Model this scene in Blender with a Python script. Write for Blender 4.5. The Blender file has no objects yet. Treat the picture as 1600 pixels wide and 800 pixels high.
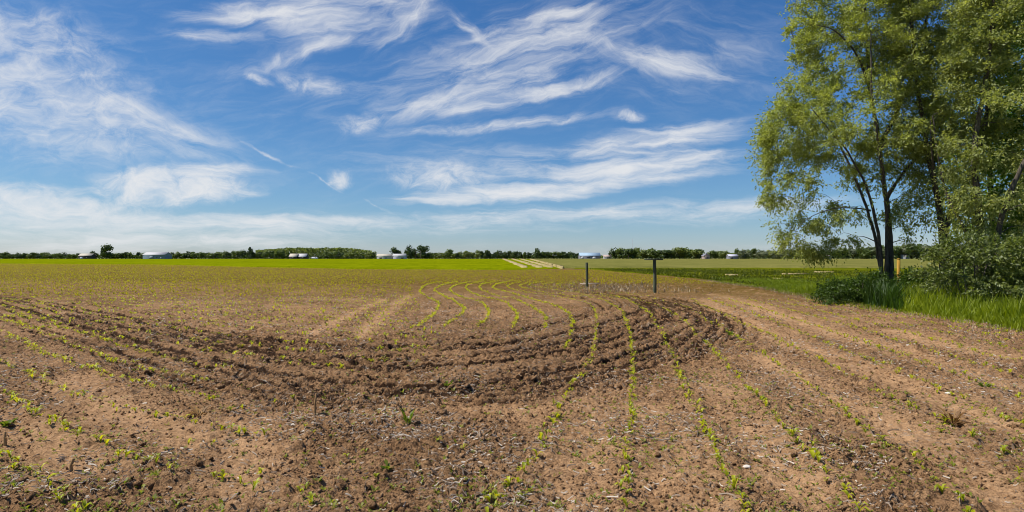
import bpy, math, random
import numpy as np
from mathutils import Vector

R = np.random.default_rng(11)
random.seed(11)
SC = bpy.context.scene
COL = SC.collection
F, H0, CX, CY = 953.0, 1.75, 800.0, 402.0      # focal length in photo pixels, eye height, horizon

def gp(u, v):
    """photo pixel -> point on the ground plane"""
    y = F * H0 / (v - CY)
    return ((u - CX) / F * y, y)

# ------------------------------------------------------------------ noise
_P = R.random((512, 512)).astype(np.float32)
def vnoise(x, y, seed=0):
    x = np.asarray(x, dtype=np.float64) + seed * 17.31
    y = np.asarray(y, dtype=np.float64) + seed * 7.77
    xi = np.floor(x).astype(np.int64); yi = np.floor(y).astype(np.int64)
    fx = x - xi; fy = y - yi
    fx = fx * fx * (3 - 2 * fx); fy = fy * fy * (3 - 2 * fy)
    a = _P[xi & 511, yi & 511]; b = _P[(xi + 1) & 511, yi & 511]
    c = _P[xi & 511, (yi + 1) & 511]; d = _P[(xi + 1) & 511, (yi + 1) & 511]
    return (a * (1 - fx) + b * fx) * (1 - fy) + (c * (1 - fx) + d * fx) * fy
def fbm(x, y, octs=4, seed=0):
    s = 0; a = 1.0; t = 0
    for i in range(octs):
        s = s + a * vnoise(x * 2 ** i, y * 2 ** i, seed + i * 3); t += a; a *= 0.5
    return s / t - 0.5
def sstep(a, b, x):
    t = np.clip((x - a) / (b - a), 0, 1)
    return t * t * (3 - 2 * t)

# ------------------------------------------------------------------ object helpers
def mesh_np(name, verts, faces, mat, parent=None, attrs=None, smooth=False, loc=None):
    """faces: (n,k) int array or list of such arrays"""
    me = bpy.data.meshes.new(name)
    verts = np.asarray(verts, dtype=np.float32)
    if not isinstance(faces, list): faces = [faces]
    faces = [np.asarray(f, dtype=np.int32) for f in faces if len(f)]
    me.vertices.add(len(verts)); me.vertices.foreach_set('co', verts.ravel())
    nl = sum(f.size for f in faces); npol = sum(len(f) for f in faces)
    me.loops.add(nl); me.polygons.add(npol)
    me.loops.foreach_set('vertex_index', np.concatenate([f.ravel() for f in faces]))
    starts = []; o = 0
    for f in faces:
        starts.append(o + np.arange(len(f)) * f.shape[1]); o += f.size
    me.polygons.foreach_set('loop_start', np.concatenate(starts).astype(np.int32))
    if smooth: me.polygons.foreach_set('use_smooth', np.ones(npol, dtype=bool))
    for k, a in (attrs or {}).items():
        at = me.attributes.new(k, 'FLOAT', 'POINT'); at.data.foreach_set('value', np.asarray(a, dtype=np.float32))
    me.update(calc_edges=True); me.validate()
    for m in (mat if isinstance(mat, (list, tuple)) else [mat]): me.materials.append(m)
    ob = bpy.data.objects.new(name, me); COL.objects.link(ob)
    if parent is not None: ob.parent = parent
    if loc is not None: ob.location = loc
    return ob
def tag(o, label=None, cat=None, group=None, kind=None):
    if label: o['label'] = label
    if cat: o['category'] = cat
    if group: o['group'] = group
    if kind: o['kind'] = kind
    return o
def empty(name, loc=(0, 0, 0), rz=0.0):
    o = bpy.data.objects.new(name, None); COL.objects.link(o)
    o.location = loc; o.rotation_euler = (0, 0, rz); o.empty_display_size = 0.2
    return o
class MB:
    def __init__(s): s.v = []; s.f = []; s.n = 0
    def add(s, v, f):
        s.v.append(np.asarray(v, dtype=float)); s.f.append(np.asarray(f) + s.n); s.n += len(v)
    def box(s, c, d, rz=0.0, taper=1.0):
        x, y, z = d[0] / 2, d[1] / 2, d[2] / 2
        v = np.array([[-x, -y, -z], [x, -y, -z], [x, y, -z], [-x, y, -z],
                      [-x * taper, -y * taper, z], [x * taper, -y * taper, z], [x * taper, y * taper, z], [-x * taper, y * taper, z]])
        ca, sa = math.cos(rz), math.sin(rz)
        v = np.c_[v[:, 0] * ca - v[:, 1] * sa, v[:, 0] * sa + v[:, 1] * ca, v[:, 2]] + np.array(c)
        s.add(v, [[0, 3, 2, 1], [4, 5, 6, 7], [0, 1, 5, 4], [1, 2, 6, 5], [2, 3, 7, 6], [3, 0, 4, 7]])
    def tube(s, pts, radii, sides=7, cap=True, jit=0.0):
        pts = np.asarray(pts, dtype=float); n = len(pts)
        tan = np.gradient(pts, axis=0); tan /= np.linalg.norm(tan, axis=1)[:, None] + 1e-9
        ref = np.array([0.0, 1.0, 0.0]) if abs(tan[0][1]) < 0.9 else np.array([1.0, 0, 0])
        a = np.cross(tan, ref); a /= np.linalg.norm(a, axis=1)[:, None] + 1e-9
        b = np.cross(tan, a)
        th = np.arange(sides) / sides * 2 * math.pi
        rr = np.asarray(radii)[:, None] * (1 + jit * (R.random((n, sides)) - 0.5))
        v = pts[:, None, :] + rr[:, :, None] * (np.cos(th)[None, :, None] * a[:, None, :] + np.sin(th)[None, :, None] * b[:, None, :])
        i = np.arange(n - 1)[:, None] * sides; j = np.arange(sides)[None, :]; j2 = (j + 1) % sides
        f = np.stack([i + j, i + j2, i + sides + j2, i + sides + j], axis=-1).reshape(-1, 4)
        s.add(v.reshape(-1, 3), f)
        if cap:
            c = np.array([np.mean(v[-1], axis=0)]); k = s.n; s.v.append(c); s.n += 1
            base = k - sides
            s.f.append(np.array([[base + q, base + (q + 1) % sides, k, k] for q in range(sides)]))
    def build(s, name, mat, parent=None, smooth=False, loc=None):
        f = np.concatenate(s.f); q = f[f[:, 2] != f[:, 3]]; t = f[f[:, 2] == f[:, 3]][:, :3]
        return mesh_np(name, np.concatenate(s.v), [q, t], mat, parent, None, smooth, loc)

# ------------------------------------------------------------------ materials
def new_mat(name):
    m = bpy.data.materials.new(name); m.use_nodes = True
    nt = m.node_tree; nt.nodes.clear()
    return m, nt, nt.nodes, nt.links
def N(nodes, t, **kw):
    n = nodes.new(t)
    for k, v in kw.items(): setattr(n, k, v)
    return n
def ramp(nodes, stops, interp='LINEAR'):
    r = nodes.new('ShaderNodeValToRGB'); r.color_ramp.interpolation = interp
    el = r.color_ramp.elements
    while len(el) < len(stops): el.new(0.5)
    for e, (p, c) in zip(el, stops): e.position = p; e.color = (*c, 1) if len(c) == 3 else c
    return r
def math_n(nt, op, a, b=None, clamp=False):
    n = nt.nodes.new('ShaderNodeMath'); n.operation = op; n.use_clamp = clamp
    for i, q in enumerate((a, b)):
        if q is None: continue
        if isinstance(q, (int, float)): n.inputs[i].default_value = q
        else: nt.links.new(q, n.inputs[i])
    return n.outputs[0]
def mix_c(nt, fac, a, b, mode='MIX'):
    n = nt.nodes.new('ShaderNodeMix'); n.data_type = 'RGBA'; n.blend_type = mode
    for sock, q in ((n.inputs[0], fac), (n.inputs[6], a), (n.inputs[7], b)):
        if isinstance(q, (int, float)): sock.default_value = q
        elif isinstance(q, tuple): sock.default_value = (*q, 1)
        else: nt.links.new(q, sock)
    return n.outputs[2]
def leaf_mat(name, c1, c2, trans=0.45, tcol=None, gloss=0.02, rough=0.55):
    m, nt, nd, lk = new_mat(name)
    at = N(nd, 'ShaderNodeAttribute', attribute_name='rnd')
    oi = N(nd, 'ShaderNodeObjectInfo')
    f = math_n(nt, 'ADD', math_n(nt, 'MULTIPLY', at.outputs['Fac'], 0.75), math_n(nt, 'MULTIPLY', oi.outputs['Random'], 0.25))
    r = ramp(nd, [(0.0, c1), (1.0, c2)]); lk.new(f, r.inputs[0])
    d = N(nd, 'ShaderNodeBsdfDiffuse'); lk.new(r.outputs[0], d.inputs[0])
    t = N(nd, 'ShaderNodeBsdfTranslucent')
    tc = mix_c(nt, 1.0, r.outputs[0], tcol or (1.5, 1.6, 0.7), 'MULTIPLY'); lk.new(tc, t.inputs[0])
    mx = N(nd, 'ShaderNodeMixShader'); mx.inputs[0].default_value = trans
    lk.new(d.outputs[0], mx.inputs[1]); lk.new(t.outputs[0], mx.inputs[2])
    g = N(nd, 'ShaderNodeBsdfGlossy'); g.inputs['Roughness'].default_value = rough; g.inputs[0].default_value = (0.9, 0.95, 0.9, 1)
    m2 = N(nd, 'ShaderNodeMixShader'); m2.inputs[0].default_value = gloss
    lk.new(mx.outputs[0], m2.inputs[1]); lk.new(g.outputs[0], m2.inputs[2])
    o = N(nd, 'ShaderNodeOutputMaterial'); lk.new(m2.outputs[0], o.inputs[0])
    return m
def plain_mat(name, c1, c2, scale=3.0, rough=0.85, bump=0.0, stretch=(1, 1, 1), detail=6):
    m, nt, nd, lk = new_mat(name)
    tc = N(nd, 'ShaderNodeTexCoord'); mp = N(nd, 'ShaderNodeMapping'); mp.inputs['Scale'].default_value = stretch
    lk.new(tc.outputs['Object'], mp.inputs[0])
    no = N(nd, 'ShaderNodeTexNoise'); no.inputs['Scale'].default_value = scale; no.inputs['Detail'].default_value = detail
    lk.new(mp.outputs[0], no.inputs[0])
    r = ramp(nd, [(0.3, c1), (0.7, c2)]); lk.new(no.outputs[0], r.inputs[0])
    p = N(nd, 'ShaderNodeBsdfPrincipled'); p.inputs['Roughness'].default_value = rough
    p.inputs['Specular IOR Level'].default_value = 0.25
    lk.new(r.outputs[0], p.inputs['Base Color'])
    if bump:
        b = N(nd, 'ShaderNodeBump'); b.inputs['Strength'].default_value = bump; b.inputs['Distance'].default_value = 0.02
        lk.new(no.outputs[0], b.inputs['Height']); lk.new(b.outputs[0], p.inputs['Normal'])
    o = N(nd, 'ShaderNodeOutputMaterial'); lk.new(p.outputs[0], o.inputs[0])
    return m

# ------------------------------------------------------------------ rows of corn and wheel tracks (ground coordinates)
def catmull(pts, step=0.04):
    p = np.asarray(pts, dtype=float)
    p = np.vstack([2 * p[0] - p[1], p, 2 * p[-1] - p[-2]])
    out = []
    for i in range(1, len(p) - 2):
        n = max(2, int(np.linalg.norm(p[i + 1] - p[i]) / step))
        t = np.linspace(0, 1, n, endpoint=False)[:, None]
        a, b, c, d = p[i - 1], p[i], p[i + 1], p[i + 2]
        out.append(0.5 * (2 * b + (c - a) * t + (2 * a - 5 * b + 4 * c - d) * t ** 2 + (3 * b - a - 3 * c + d) * t ** 3))
    out.append(p[-2][None])
    return np.vstack(out)
def px(*uv): return [gp(u, v) for u, v in uv]

rows = {}   # key -> (polyline, plant density, label phrase)
rA = px((972, 812), (978, 780), (985, 640), (989, 576), (986, 534), (981, 511), (971, 488), (952, 475), (923, 467), (850, 458), (812, 449), (822, 444), (840, 441))
rB = px((1165, 812), (1140, 760), (1100, 670), (1064, 595), (1053, 560), (1043, 537), (1033, 521), (1020, 498), (1007, 483), (994, 477), (971, 469), (880, 456), (828, 447), (835, 444), (850, 441))
rC = px((1345, 812), (1315, 775), (1220, 665), (1175, 615), (1147, 586), (1108, 540), (1088, 522), (1066, 501), (1049, 487), (1030, 477), (985, 467), (900, 454), (850, 447), (857, 444), (868, 441))
rD = px((1515, 812), (1450, 750), (1385, 700), (1325, 655), (1250, 595), (1200, 562), (1144, 524), (1127, 513), (1105, 500), (1085, 487), (1066, 477), (1010, 465), (930, 454), (872, 447), (880, 444))
rows['a'] = (rA, 1.5, 'straight row running up from the bottom edge')
rows['b'] = (rB, 1.5, 'slanting row next right of the straight row')
rows['c'] = (rC, 1.2, 'second slanting row right of the straight row')
rows['d'] = (rD, 1.15, 'third slanting row right of the straight row')
Darr = catmull(rD, 0.3); Darr = Darr[Darr[:, 1] < 21]
ordw = ['fourth', 'fifth', 'sixth', 'seventh', 'eighth', 'ninth', 'tenth', 'eleventh', 'twelfth']
for k in range(1, 10):
    q = Darr.copy(); q[:, 0] += 0.79 * k
    sl = np.polyfit(q[-8:, 1], q[-8:, 0], 1)[0]
    ext = np.array([[q[-1, 0] + sl * t * 0.5, q[-1, 1] + t] for t in (4, 9, 16, 26)])
    q = np.vstack([q, ext])
    q = q[::4]
    rows['r%d' % k] = ([tuple(z) for z in q], 1.25, ordw[k - 1] + ' slanting row right of the straight row')
rows['a0'] = (px((760, 812), (830, 730), (860, 670), (885, 620), (905, 590), (925, 560), (931, 514), (929, 485), (913, 474), (867, 465), (815, 457), (793, 449), (802, 444), (815, 441)), 1.2,
              'sparse row just left of the straight row')
S = {
 's1': px((690, 441), (668, 446), (656, 456), (664, 464), (682, 474), (685, 482), (676, 496), (655, 510), (640, 516)),
 's2': px((715, 441), (694, 446), (679, 454), (689, 462), (708, 472), (723, 482), (724, 490), (715, 500), (690, 514)),
 's3': px((735, 441), (715, 446), (703, 454), (716, 464), (737, 469), (752, 475), (763, 488), (760, 501), (745, 514)),
 's4': px((755, 440), (737, 444), (728, 451), (744, 462), (783, 472), (796, 480), (807, 493), (807, 503), (800, 516)),
 's5': px((775, 440), (757, 444), (749, 451), (767, 461), (806, 470), (835, 485), (851, 498), (852, 515)),
 's6': px((798, 440), (780, 444), (770, 451), (796, 459), (841, 472), (874, 483), (893, 498), (893, 520), (880, 545))}
for k, v in S.items(): rows[k] = (v, 1.9, 'winding row')
rows['h1'] = (px((877, 446), (872, 444), (882, 442)), 1.6, 'winding row'); rows['h2'] = (px((897, 446), (890, 444), (903, 442)), 1.6, 'winding row')
L = {
 'l0': (px((-160, 442), (0, 482), (55, 500), (107, 517), (156, 534), (211, 548), (280, 566), (360, 578)), 'left row along the dark wheel track'),
 'l2': (px((-150, 451), (0, 499), (60, 520), (125, 545), (180, 563), (240, 580), (330, 600)), 'left row just below the dark wheel track'),
 'l1': (px((-150, 468), (0, 522), (50, 547), (100, 567), (145, 581), (200, 597), (260, 612), (340, 628)), 'bright dense row slanting from the left edge'),
 'l3': (px((-150, 505), (0, 567), (65, 595), (110, 615), (150, 630), (188, 642), (250, 655), (330, 672), (420, 690)), 'left row just below the bright dense row'),
 'l4': (px((-150, 545), (0, 615), (45, 645), (75, 662), (120, 685), (150, 692), (185, 712), (220, 727), (250, 735), (285, 745), (350, 757), (430, 772), (520, 795)), 'lowest long row slanting from left edge to bottom'),
 'l5': (px((-150, 640), (12, 725), (50, 745), (80, 770), (105, 790), (140, 815)), 'short row in the bottom left corner')}
for k, (v, t) in L.items(): rows[k] = (v, 1.5, t)
for k, pts, t in (('m1', px((330, 690), (430, 640), (520, 700), (640, 710), (760, 690)), 'scattered line in the middle foreground'),
                  ('m2', px((440, 745), (520, 770), (600, 745), (700, 760), (800, 775)), 'scattered line at the bottom middle edge'),
                  ('m3', px((300, 660), (390, 635), (470, 622), (560, 615), (660, 612), (760, 620)), 'scattered line just below the churned dark band')):
    rows[k] = (pts, 0.55, t)
dense = {k: catmull(v[0]) for k, v in rows.items()}

tracks = [   # (polyline, rut depth, half width)
 (px((-120, 450), (49, 470), (130, 485), (227, 501), (325, 521), (403, 531), (520, 541), (640, 543), (760, 540), (850, 530), (920, 514), (985, 494), (1010, 480), (985, 467), (900, 455)), 0.075, 0.20),
 (px((-120, 444), (0, 469), (49, 480), (97, 493), (162, 508), (227, 522), (292, 534), (370, 553), (480, 569), (600, 577), (720, 573), (830, 560), (930, 541), (1010, 517), (1060, 497), (1050, 480), (980, 464), (890, 452)), 0.11, 0.23),
 (px((-120, 449), (0, 478), (65, 498), (130, 516), (195, 534), (244, 547), (340, 571), (450, 592), (580, 606), (720, 604), (840, 590), (960, 566), (1050, 536), (1100, 512), (1095, 492), (1040, 473), (960, 460)), 0.10, 0.22),
 (px((260, 515), (420, 552), (560, 560), (700, 558), (820, 546), (920, 527), (1000, 506), (1040, 488), (1010, 472)), 0.06, 0.18),
 (px((180, 540), (330, 585), (470, 613), (600, 622), (740, 616), (860, 603), (990, 575), (1080, 548), (1130, 520), (1120, 498), (1070, 478), (1010, 466)), 0.05, 0.18),
 (px((560, 593), (660, 592), (760, 588), (850, 574), (940, 553), (1030, 525)), 0.05, 0.15),
 (px((1040, 546), (1120, 547), (1230, 553), (1330, 566)), 0.04, 0.10),
]
smooths = [(px((560, 530), (600, 490), (640, 462)), 0.22), (px((470, 528), (540, 495), (600, 468)), 0.22), (px((120, 590), (150, 625), (165, 655)), 0.3), (px((100, 600), (200, 650), (320, 690)), 0.35),
           (px((380, 660), (400, 720), (380, 790)), 0.3), (px((600, 640), (680, 625), (790, 640), (860, 650)), 0.4), (px((1010, 640), (1050, 700), (1080, 790)), 0.38), (px((1110, 600), (1180, 680), (1270, 790)), 0.30),
           (px((920, 640), (910, 720), (890, 800)), 0.3), (px((1095, 468), (1200, 520), (1330, 570), (1600, 680)), 0.30), (px((1130, 465), (1250, 505), (1420, 555), (1600, 610)), 0.34), (px((1190, 560), (1300, 620), (1450, 700), (1600, 790)), 0.32),
           (px((1120, 460), (1180, 480), (1240, 500)), 0.45), (px((1400, 520), (1500, 545), (1600, 565)), 0.4), (px((260, 560), (420, 595)), 0.18), (px((0, 650), (60, 690), (120, 740)), 0.3)]

T_ = [t[0] for t in tracks]
def shift(pts, d):
    q = catmull(pts, .8); t = np.gradient(q, axis=0); t /= np.linalg.norm(t, axis=1)[:, None] + 1e-9
    return [tuple(z) for z in q + np.c_[-t[:, 1], t[:, 0]] * d]
tracks += [(shift(T_[0], 1.05), .045, .17), (shift(T_[1], .62), .06, .18), (shift(T_[2], -.75), .05, .18), (shift(T_[3], .7), .045, .16), (shift(T_[4], -.6), .035, .16),
 (px((620, 522), (720, 526), (820, 516), (890, 500), (935, 482), (905, 467), (850, 458)), .05, .16), (px((300, 545), (440, 548), (580, 546), (700, 540)), .045, .15),
 (px((1000, 560), (1070, 520), (1120, 490), (1060, 470), (960, 457)), .055, .18)]
# raster of the track masks, 5 cm cells
RX0, RY0, RS = -36.0, 2.0, 0.03
RW, RH = int(58 / RS), int(44 / RS)
m_rut = np.zeros((RH, RW), np.float32); m_ridge = np.zeros_like(m_rut); m_turn = np.zeros_like(m_rut); m_smooth = np.zeros_like(m_rut); m_row = np.zeros_like(m_rut)
def stamp(arr, line, sig, amp=1.0, step=0.1):
    rad = int(3 * sig / RS) + 1
    for (x, y) in line[::max(1, int(step / 0.04))]:
        cx, cy = (x - RX0) / RS, (y - RY0) / RS
        i0, i1, j0, j1 = max(0, int(cy) - rad), min(RH, int(cy) + rad + 2), max(0, int(cx) - rad), min(RW, int(cx) + rad + 2)
        if i0 >= i1 or j0 >= j1: continue
        dy = (np.arange(i0, i1) - cy)[:, None] * RS; dx = (np.arange(j0, j1) - cx)[None, :] * RS
        g = amp * np.exp(-(dx * dx + dy * dy) / (2 * sig * sig))
        sub = arr[i0:i1, j0:j1]; np.maximum(sub, g, out=sub)
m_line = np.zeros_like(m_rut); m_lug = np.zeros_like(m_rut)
def offset(ln, d):
    t = np.gradient(ln, axis=0); t /= np.linalg.norm(t, axis=1)[:, None] + 1e-9
    return ln + np.c_[-t[:, 1], t[:, 0]] * d
def densify(ln, st=.04):
    l = np.r_[0, np.cumsum(np.linalg.norm(np.diff(ln, axis=0), axis=1))]; q = np.arange(0, l[-1], st)
    return np.c_[np.interp(q, l, ln[:, 0]), np.interp(q, l, ln[:, 1])]
for pts, dep, hw in tracks:
    ln = densify(catmull(pts)); k = min(1, dep / .09)
    wob = .03 * (vnoise(np.arange(len(ln)) * .05, np.zeros(len(ln)), int(hw * 100)) - .5)
    stamp(m_rut, ln, hw * .75, dep, .08); stamp(m_ridge, ln, hw * 1.5, dep, .1)
    stamp(m_turn, ln, 0.30 if dep > .045 else .12, .8 * k, .12)
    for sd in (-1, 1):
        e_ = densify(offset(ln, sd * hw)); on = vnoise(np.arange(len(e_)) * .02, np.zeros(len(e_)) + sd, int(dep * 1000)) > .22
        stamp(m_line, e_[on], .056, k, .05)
        for i in range(4, len(ln) - 6, 6):
            if ln[i, 1] > 26 or ln[i, 0] < -14 or random.random() < .25: continue
            a0, a1 = ln[i], offset(ln[i:i + 6], sd * hw * .92)[min(5, len(ln) - i - 1)]
            bar = a0[None] + (a1 - a0)[None] * np.linspace(.1, 1, 7)[:, None]
            stamp(m_lug, bar, .032, k, .04)
for pts, w in smooths: stamp(m_smooth, catmull(pts), w, 1.0, 0.12)
for k, ln in dense.items():
    if k[0] in 'abcdrsl': stamp(m_row, ln, 0.10, 1.0, 0.08)
def samp(arr, x, y):
    cx = np.clip((x - RX0) / RS, 0, RW - 1.001); cy = np.clip((y - RY0) / RS, 0, RH - 1.001)
    i = cy.astype(int); j = cx.astype(int); fy = cy - i; fx = cx - j
    v = (arr[i, j] * (1 - fx) + arr[i, j + 1] * fx) * (1 - fy) + (arr[i + 1, j] * (1 - fx) + arr[i + 1, j + 1] * fx) * fy
    inside = (x > RX0) & (x < RX0 + RW * RS - .1) & (y > RY0) & (y < RY0 + RH * RS - .1)
    return np.where(inside, v, 0)
EDGE = np.array([(11.6, -5), (11.6, 8), (11.9, 14.0), (12.5, 19.4), (12.9, 24.5), (14.6, 34), (15.0, 47.7), (13.6, 66), (11.5, 84), (9, 92)])
def edge_x(y):
    return np.interp(y, EDGE[:, 1], EDGE[:, 0]) + 0.5 * (vnoise(y * 0.7, 0 * y, 40) - 0.5)
def soil_masks(x, y):
    rut = samp(m_rut, x, y); rid = samp(m_ridge, x, y); turn = samp(m_turn, x, y) * (.35 + .65 * sstep(-14, -4, x)) * (.55 + .9 * sstep(-.2, .2, fbm(x * .8, y * .8, 2, 24)) * .5); sm = samp(m_smooth, x, y); row = samp(m_row, x, y)
    patch = sstep(-0.02, 0.16, fbm(x * 0.55, y * 0.55, 3, 21))
    sm = np.clip(np.maximum(sm * (.75 + .4 * fbm(x * 1.2, y * 1.2, 2, 23)), patch * 0.35) * (1 - turn), 0, 1)
    return rut, rid, turn, sm, row
def worley_bumps(x, y, cell, seed, fill):
    xs, ys = x / cell + seed * 5.3, y / cell + seed * 9.1
    xi, yi = np.floor(xs).astype(np.int64), np.floor(ys).astype(np.int64); h = np.zeros_like(xs)
    for di in (-1, 0, 1):
        for dj in (-1, 0, 1):
            a, b = xi + di, yi + dj
            r1 = _P[(a * 3 + seed) & 511, (b * 5) & 511]; r2 = _P[(a * 7) & 511, (b * 3 + seed) & 511]; r3 = _P[(a * 5 + 11) & 511, (b * 7 + 3) & 511]
            r4 = _P[(a * 11 + 5) & 511, (b * 13 + 7) & 511]
            dx, dy = xs - a - r1, ys - b - r2; e = .7 + .6 * r4
            rad = (.18 + .55 * r3 ** 2); q = rad * rad - (dx * dx * e + dy * dy / e)
            h = np.maximum(h, np.where(r4 < fill, np.sqrt(np.maximum(q, 0)), 0))
    return h * cell
def soil_h(x, y, masks=None):
    x = np.asarray(x, dtype=float); y = np.asarray(y, dtype=float)
    rut, rid, turn, sm, row = masks or soil_masks(x, y)
    d = np.hypot(x, y); near = 1 - sstep(35, 80, d)
    rough = (1.15 + .55 * turn) * (1 - 0.6 * sm)
    rough = np.where(x > edge_x(y), 0.4, rough)
    h = 0.05 * fbm(x * 0.16, y * 0.16, 3, 1)
    h = h + near * rough * 0.055 * fbm(x * 1.7, y * 1.7, 3, 5)
    n2 = fbm(x * 6.5, y * 6.5, 2, 9); h = h + near * rough * 0.050 * np.maximum(n2, -0.12)
    n3 = 0.5 - np.abs(vnoise(x * 15, y * 15, 13) - 0.5) * 2
    h = h + near * rough * 0.020 * n3
    h = h + near * rough * 0.010 * fbm(x * 31, y * 31, 2, 15)
    h = h + near * (.55 + .15 * turn) * (1 - .6 * sm) * (worley_bumps(x, y, .075, 1, .85) * 1.25 + worley_bumps(x, y, .19, 2, np.clip(.34 + .2 * turn, 0, 1)) * .85)
    jag = .6 + .8 * vnoise(x * 5, y * 5, 31)
    ml = samp(m_line, x, y)
    h = h - .35 * rut - .095 * ml * jag - .035 * samp(m_lug, x, y) * jag + .35 * np.clip(rid - rut, 0, 1) * (0.3 + 1.4 * vnoise(x * 3.1, y * 3.1, 33))
    h = h + 0.018 * row * near
    return h

# ------------------------------------------------------------------ soil field
def soil_material():
    m, nt, nd, lk = new_mat('soil')
    tc = N(nd, 'ShaderNodeTexCoord')
    def noise(scale, detail=5, rough=0.6, stretch=None, rot=0):
        no = N(nd, 'ShaderNodeTexNoise'); no.inputs['Scale'].default_value = scale
        no.inputs['Detail'].default_value = detail; no.inputs['Roughness'].default_value = rough
        if stretch:
            mp = N(nd, 'ShaderNodeMapping'); mp.inputs['Scale'].default_value = stretch; mp.inputs['Rotation'].default_value = (0, 0, rot)
            lk.new(tc.outputs['Object'], mp.inputs[0]); lk.new(mp.outputs[0], no.inputs[0])
        else: lk.new(tc.outputs['Object'], no.inputs[0])
        return no.outputs[0]
    a = lambda n: N(nd, 'ShaderNodeAttribute', attribute_name=n).outputs['Fac']
    turn, sm, grassy, olive = a('turned_rut_shade'), a('smooth'), a('grassy'), a('olive')  # first attribute carries turned soil plus painted rut shadow
    big = noise(0.35, 4); mid = noise(2.6, 5); fine = noise(14, 6, 0.7); vf = noise(55, 4, 0.7)
    v = math_n(nt, 'ADD', math_n(nt, 'MULTIPLY', big, 0.18), math_n(nt, 'MULTIPLY', mid, 0.35))
    v = math_n(nt, 'ADD', v, math_n(nt, 'MULTIPLY', fine, 0.60)); v = math_n(nt, 'ADD', v, math_n(nt, 'MULTIPLY', vf, 0.30))
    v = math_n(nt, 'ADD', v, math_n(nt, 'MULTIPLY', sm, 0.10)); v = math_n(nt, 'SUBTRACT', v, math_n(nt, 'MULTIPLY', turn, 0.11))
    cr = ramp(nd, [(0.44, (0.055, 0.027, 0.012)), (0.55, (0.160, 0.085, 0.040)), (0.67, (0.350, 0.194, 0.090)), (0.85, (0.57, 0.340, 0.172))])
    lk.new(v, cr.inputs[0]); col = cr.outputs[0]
    v1 = N(nd, 'ShaderNodeTexNoise'); v1.inputs['Scale'].default_value = 30; v1.inputs['Detail'].default_value = 5; v1.inputs['Roughness'].default_value = .75; v1.inputs['Distortion'].default_value = .6; lk.new(tc.outputs['Object'], v1.inputs[0])
    clod_shade = ramp(nd, [(0.42, (1, 1, 1)), (0.50, (0, 0, 0))]); lk.new(v1.outputs[0], clod_shade.inputs[0])
    col = mix_c(nt, math_n(nt, 'MULTIPLY', clod_shade.outputs[0], math_n(nt, 'SUBTRACT', .82, math_n(nt, 'MULTIPLY', sm, .6))), col, (0.028, 0.016, 0.010))  # dark speckles painted in for shadows among the clods
    # bleached stalk litter in patches
    res = noise(26, 3, 0.6, (1.0, 0.28, 1), 0.5); res2 = noise(26, 3, 0.6, (0.28, 1.0, 1), 0.3)
    rp = ramp(nd, [(0.60, (0, 0, 0)), (0.68, (1, 1, 1))]); lk.new(math_n(nt, 'MAXIMUM', res, res2), rp.inputs[0])
    where = ramp(nd, [(0.44, (0, 0, 0)), (0.58, (1, 1, 1))]); lk.new(noise(0.8, 3), where.inputs[0])
    rf = math_n(nt, 'MULTIPLY', math_n(nt, 'MULTIPLY', rp.outputs[0], where.outputs[0]), 0.6)
    col = mix_c(nt, rf, col, (0.38, 0.32, 0.25))
    # bits of algae green / sprouting weeds far away
    ol = ramp(nd, [(0.30, (0, 0, 0)), (0.52, (1, 1, 1))]); lk.new(noise(1.7, 6, 0.7), ol.inputs[0])
    col = mix_c(nt, math_n(nt, 'MULTIPLY', ol.outputs[0], olive), col, (0.140, 0.084, 0.012))
    gcol = ramp(nd, [(0.3, (0.05, 0.075, 0.004)), (0.55, (0.085, 0.11, 0.006)), (0.72, (0.30, 0.22, 0.09))]); lk.new(mid, gcol.inputs[0])
    col = mix_c(nt, grassy, col, gcol.outputs[0])
    p = N(nd, 'ShaderNodeBsdfPrincipled'); p.inputs['Roughness'].default_value = 0.95; p.inputs['Specular IOR Level'].default_value = 0.1
    lk.new(col, p.inputs['Base Color'])
    b = N(nd, 'ShaderNodeBump'); b.inputs['Strength'].default_value = 1.0; b.inputs['Distance'].default_value = 0.06
    hh = math_n(nt, 'ADD', math_n(nt, 'ADD', math_n(nt, 'MULTIPLY', fine, 1.0), math_n(nt, 'MULTIPLY', vf, 0.5)), math_n(nt, 'MULTIPLY', v1.outputs[0], 0.9))
    lk.new(math_n(nt, 'MULTIPLY', hh, math_n(nt, 'SUBTRACT', 1.1, math_n(nt, 'MULTIPLY', sm, 0.6))), b.inputs['Height']); lk.new(b.outputs[0], p.inputs['Normal'])
    o = N(nd, 'ShaderNodeOutputMaterial'); lk.new(p.outputs[0], o.inputs[0])
    return m
SOIL = soil_material()
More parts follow.
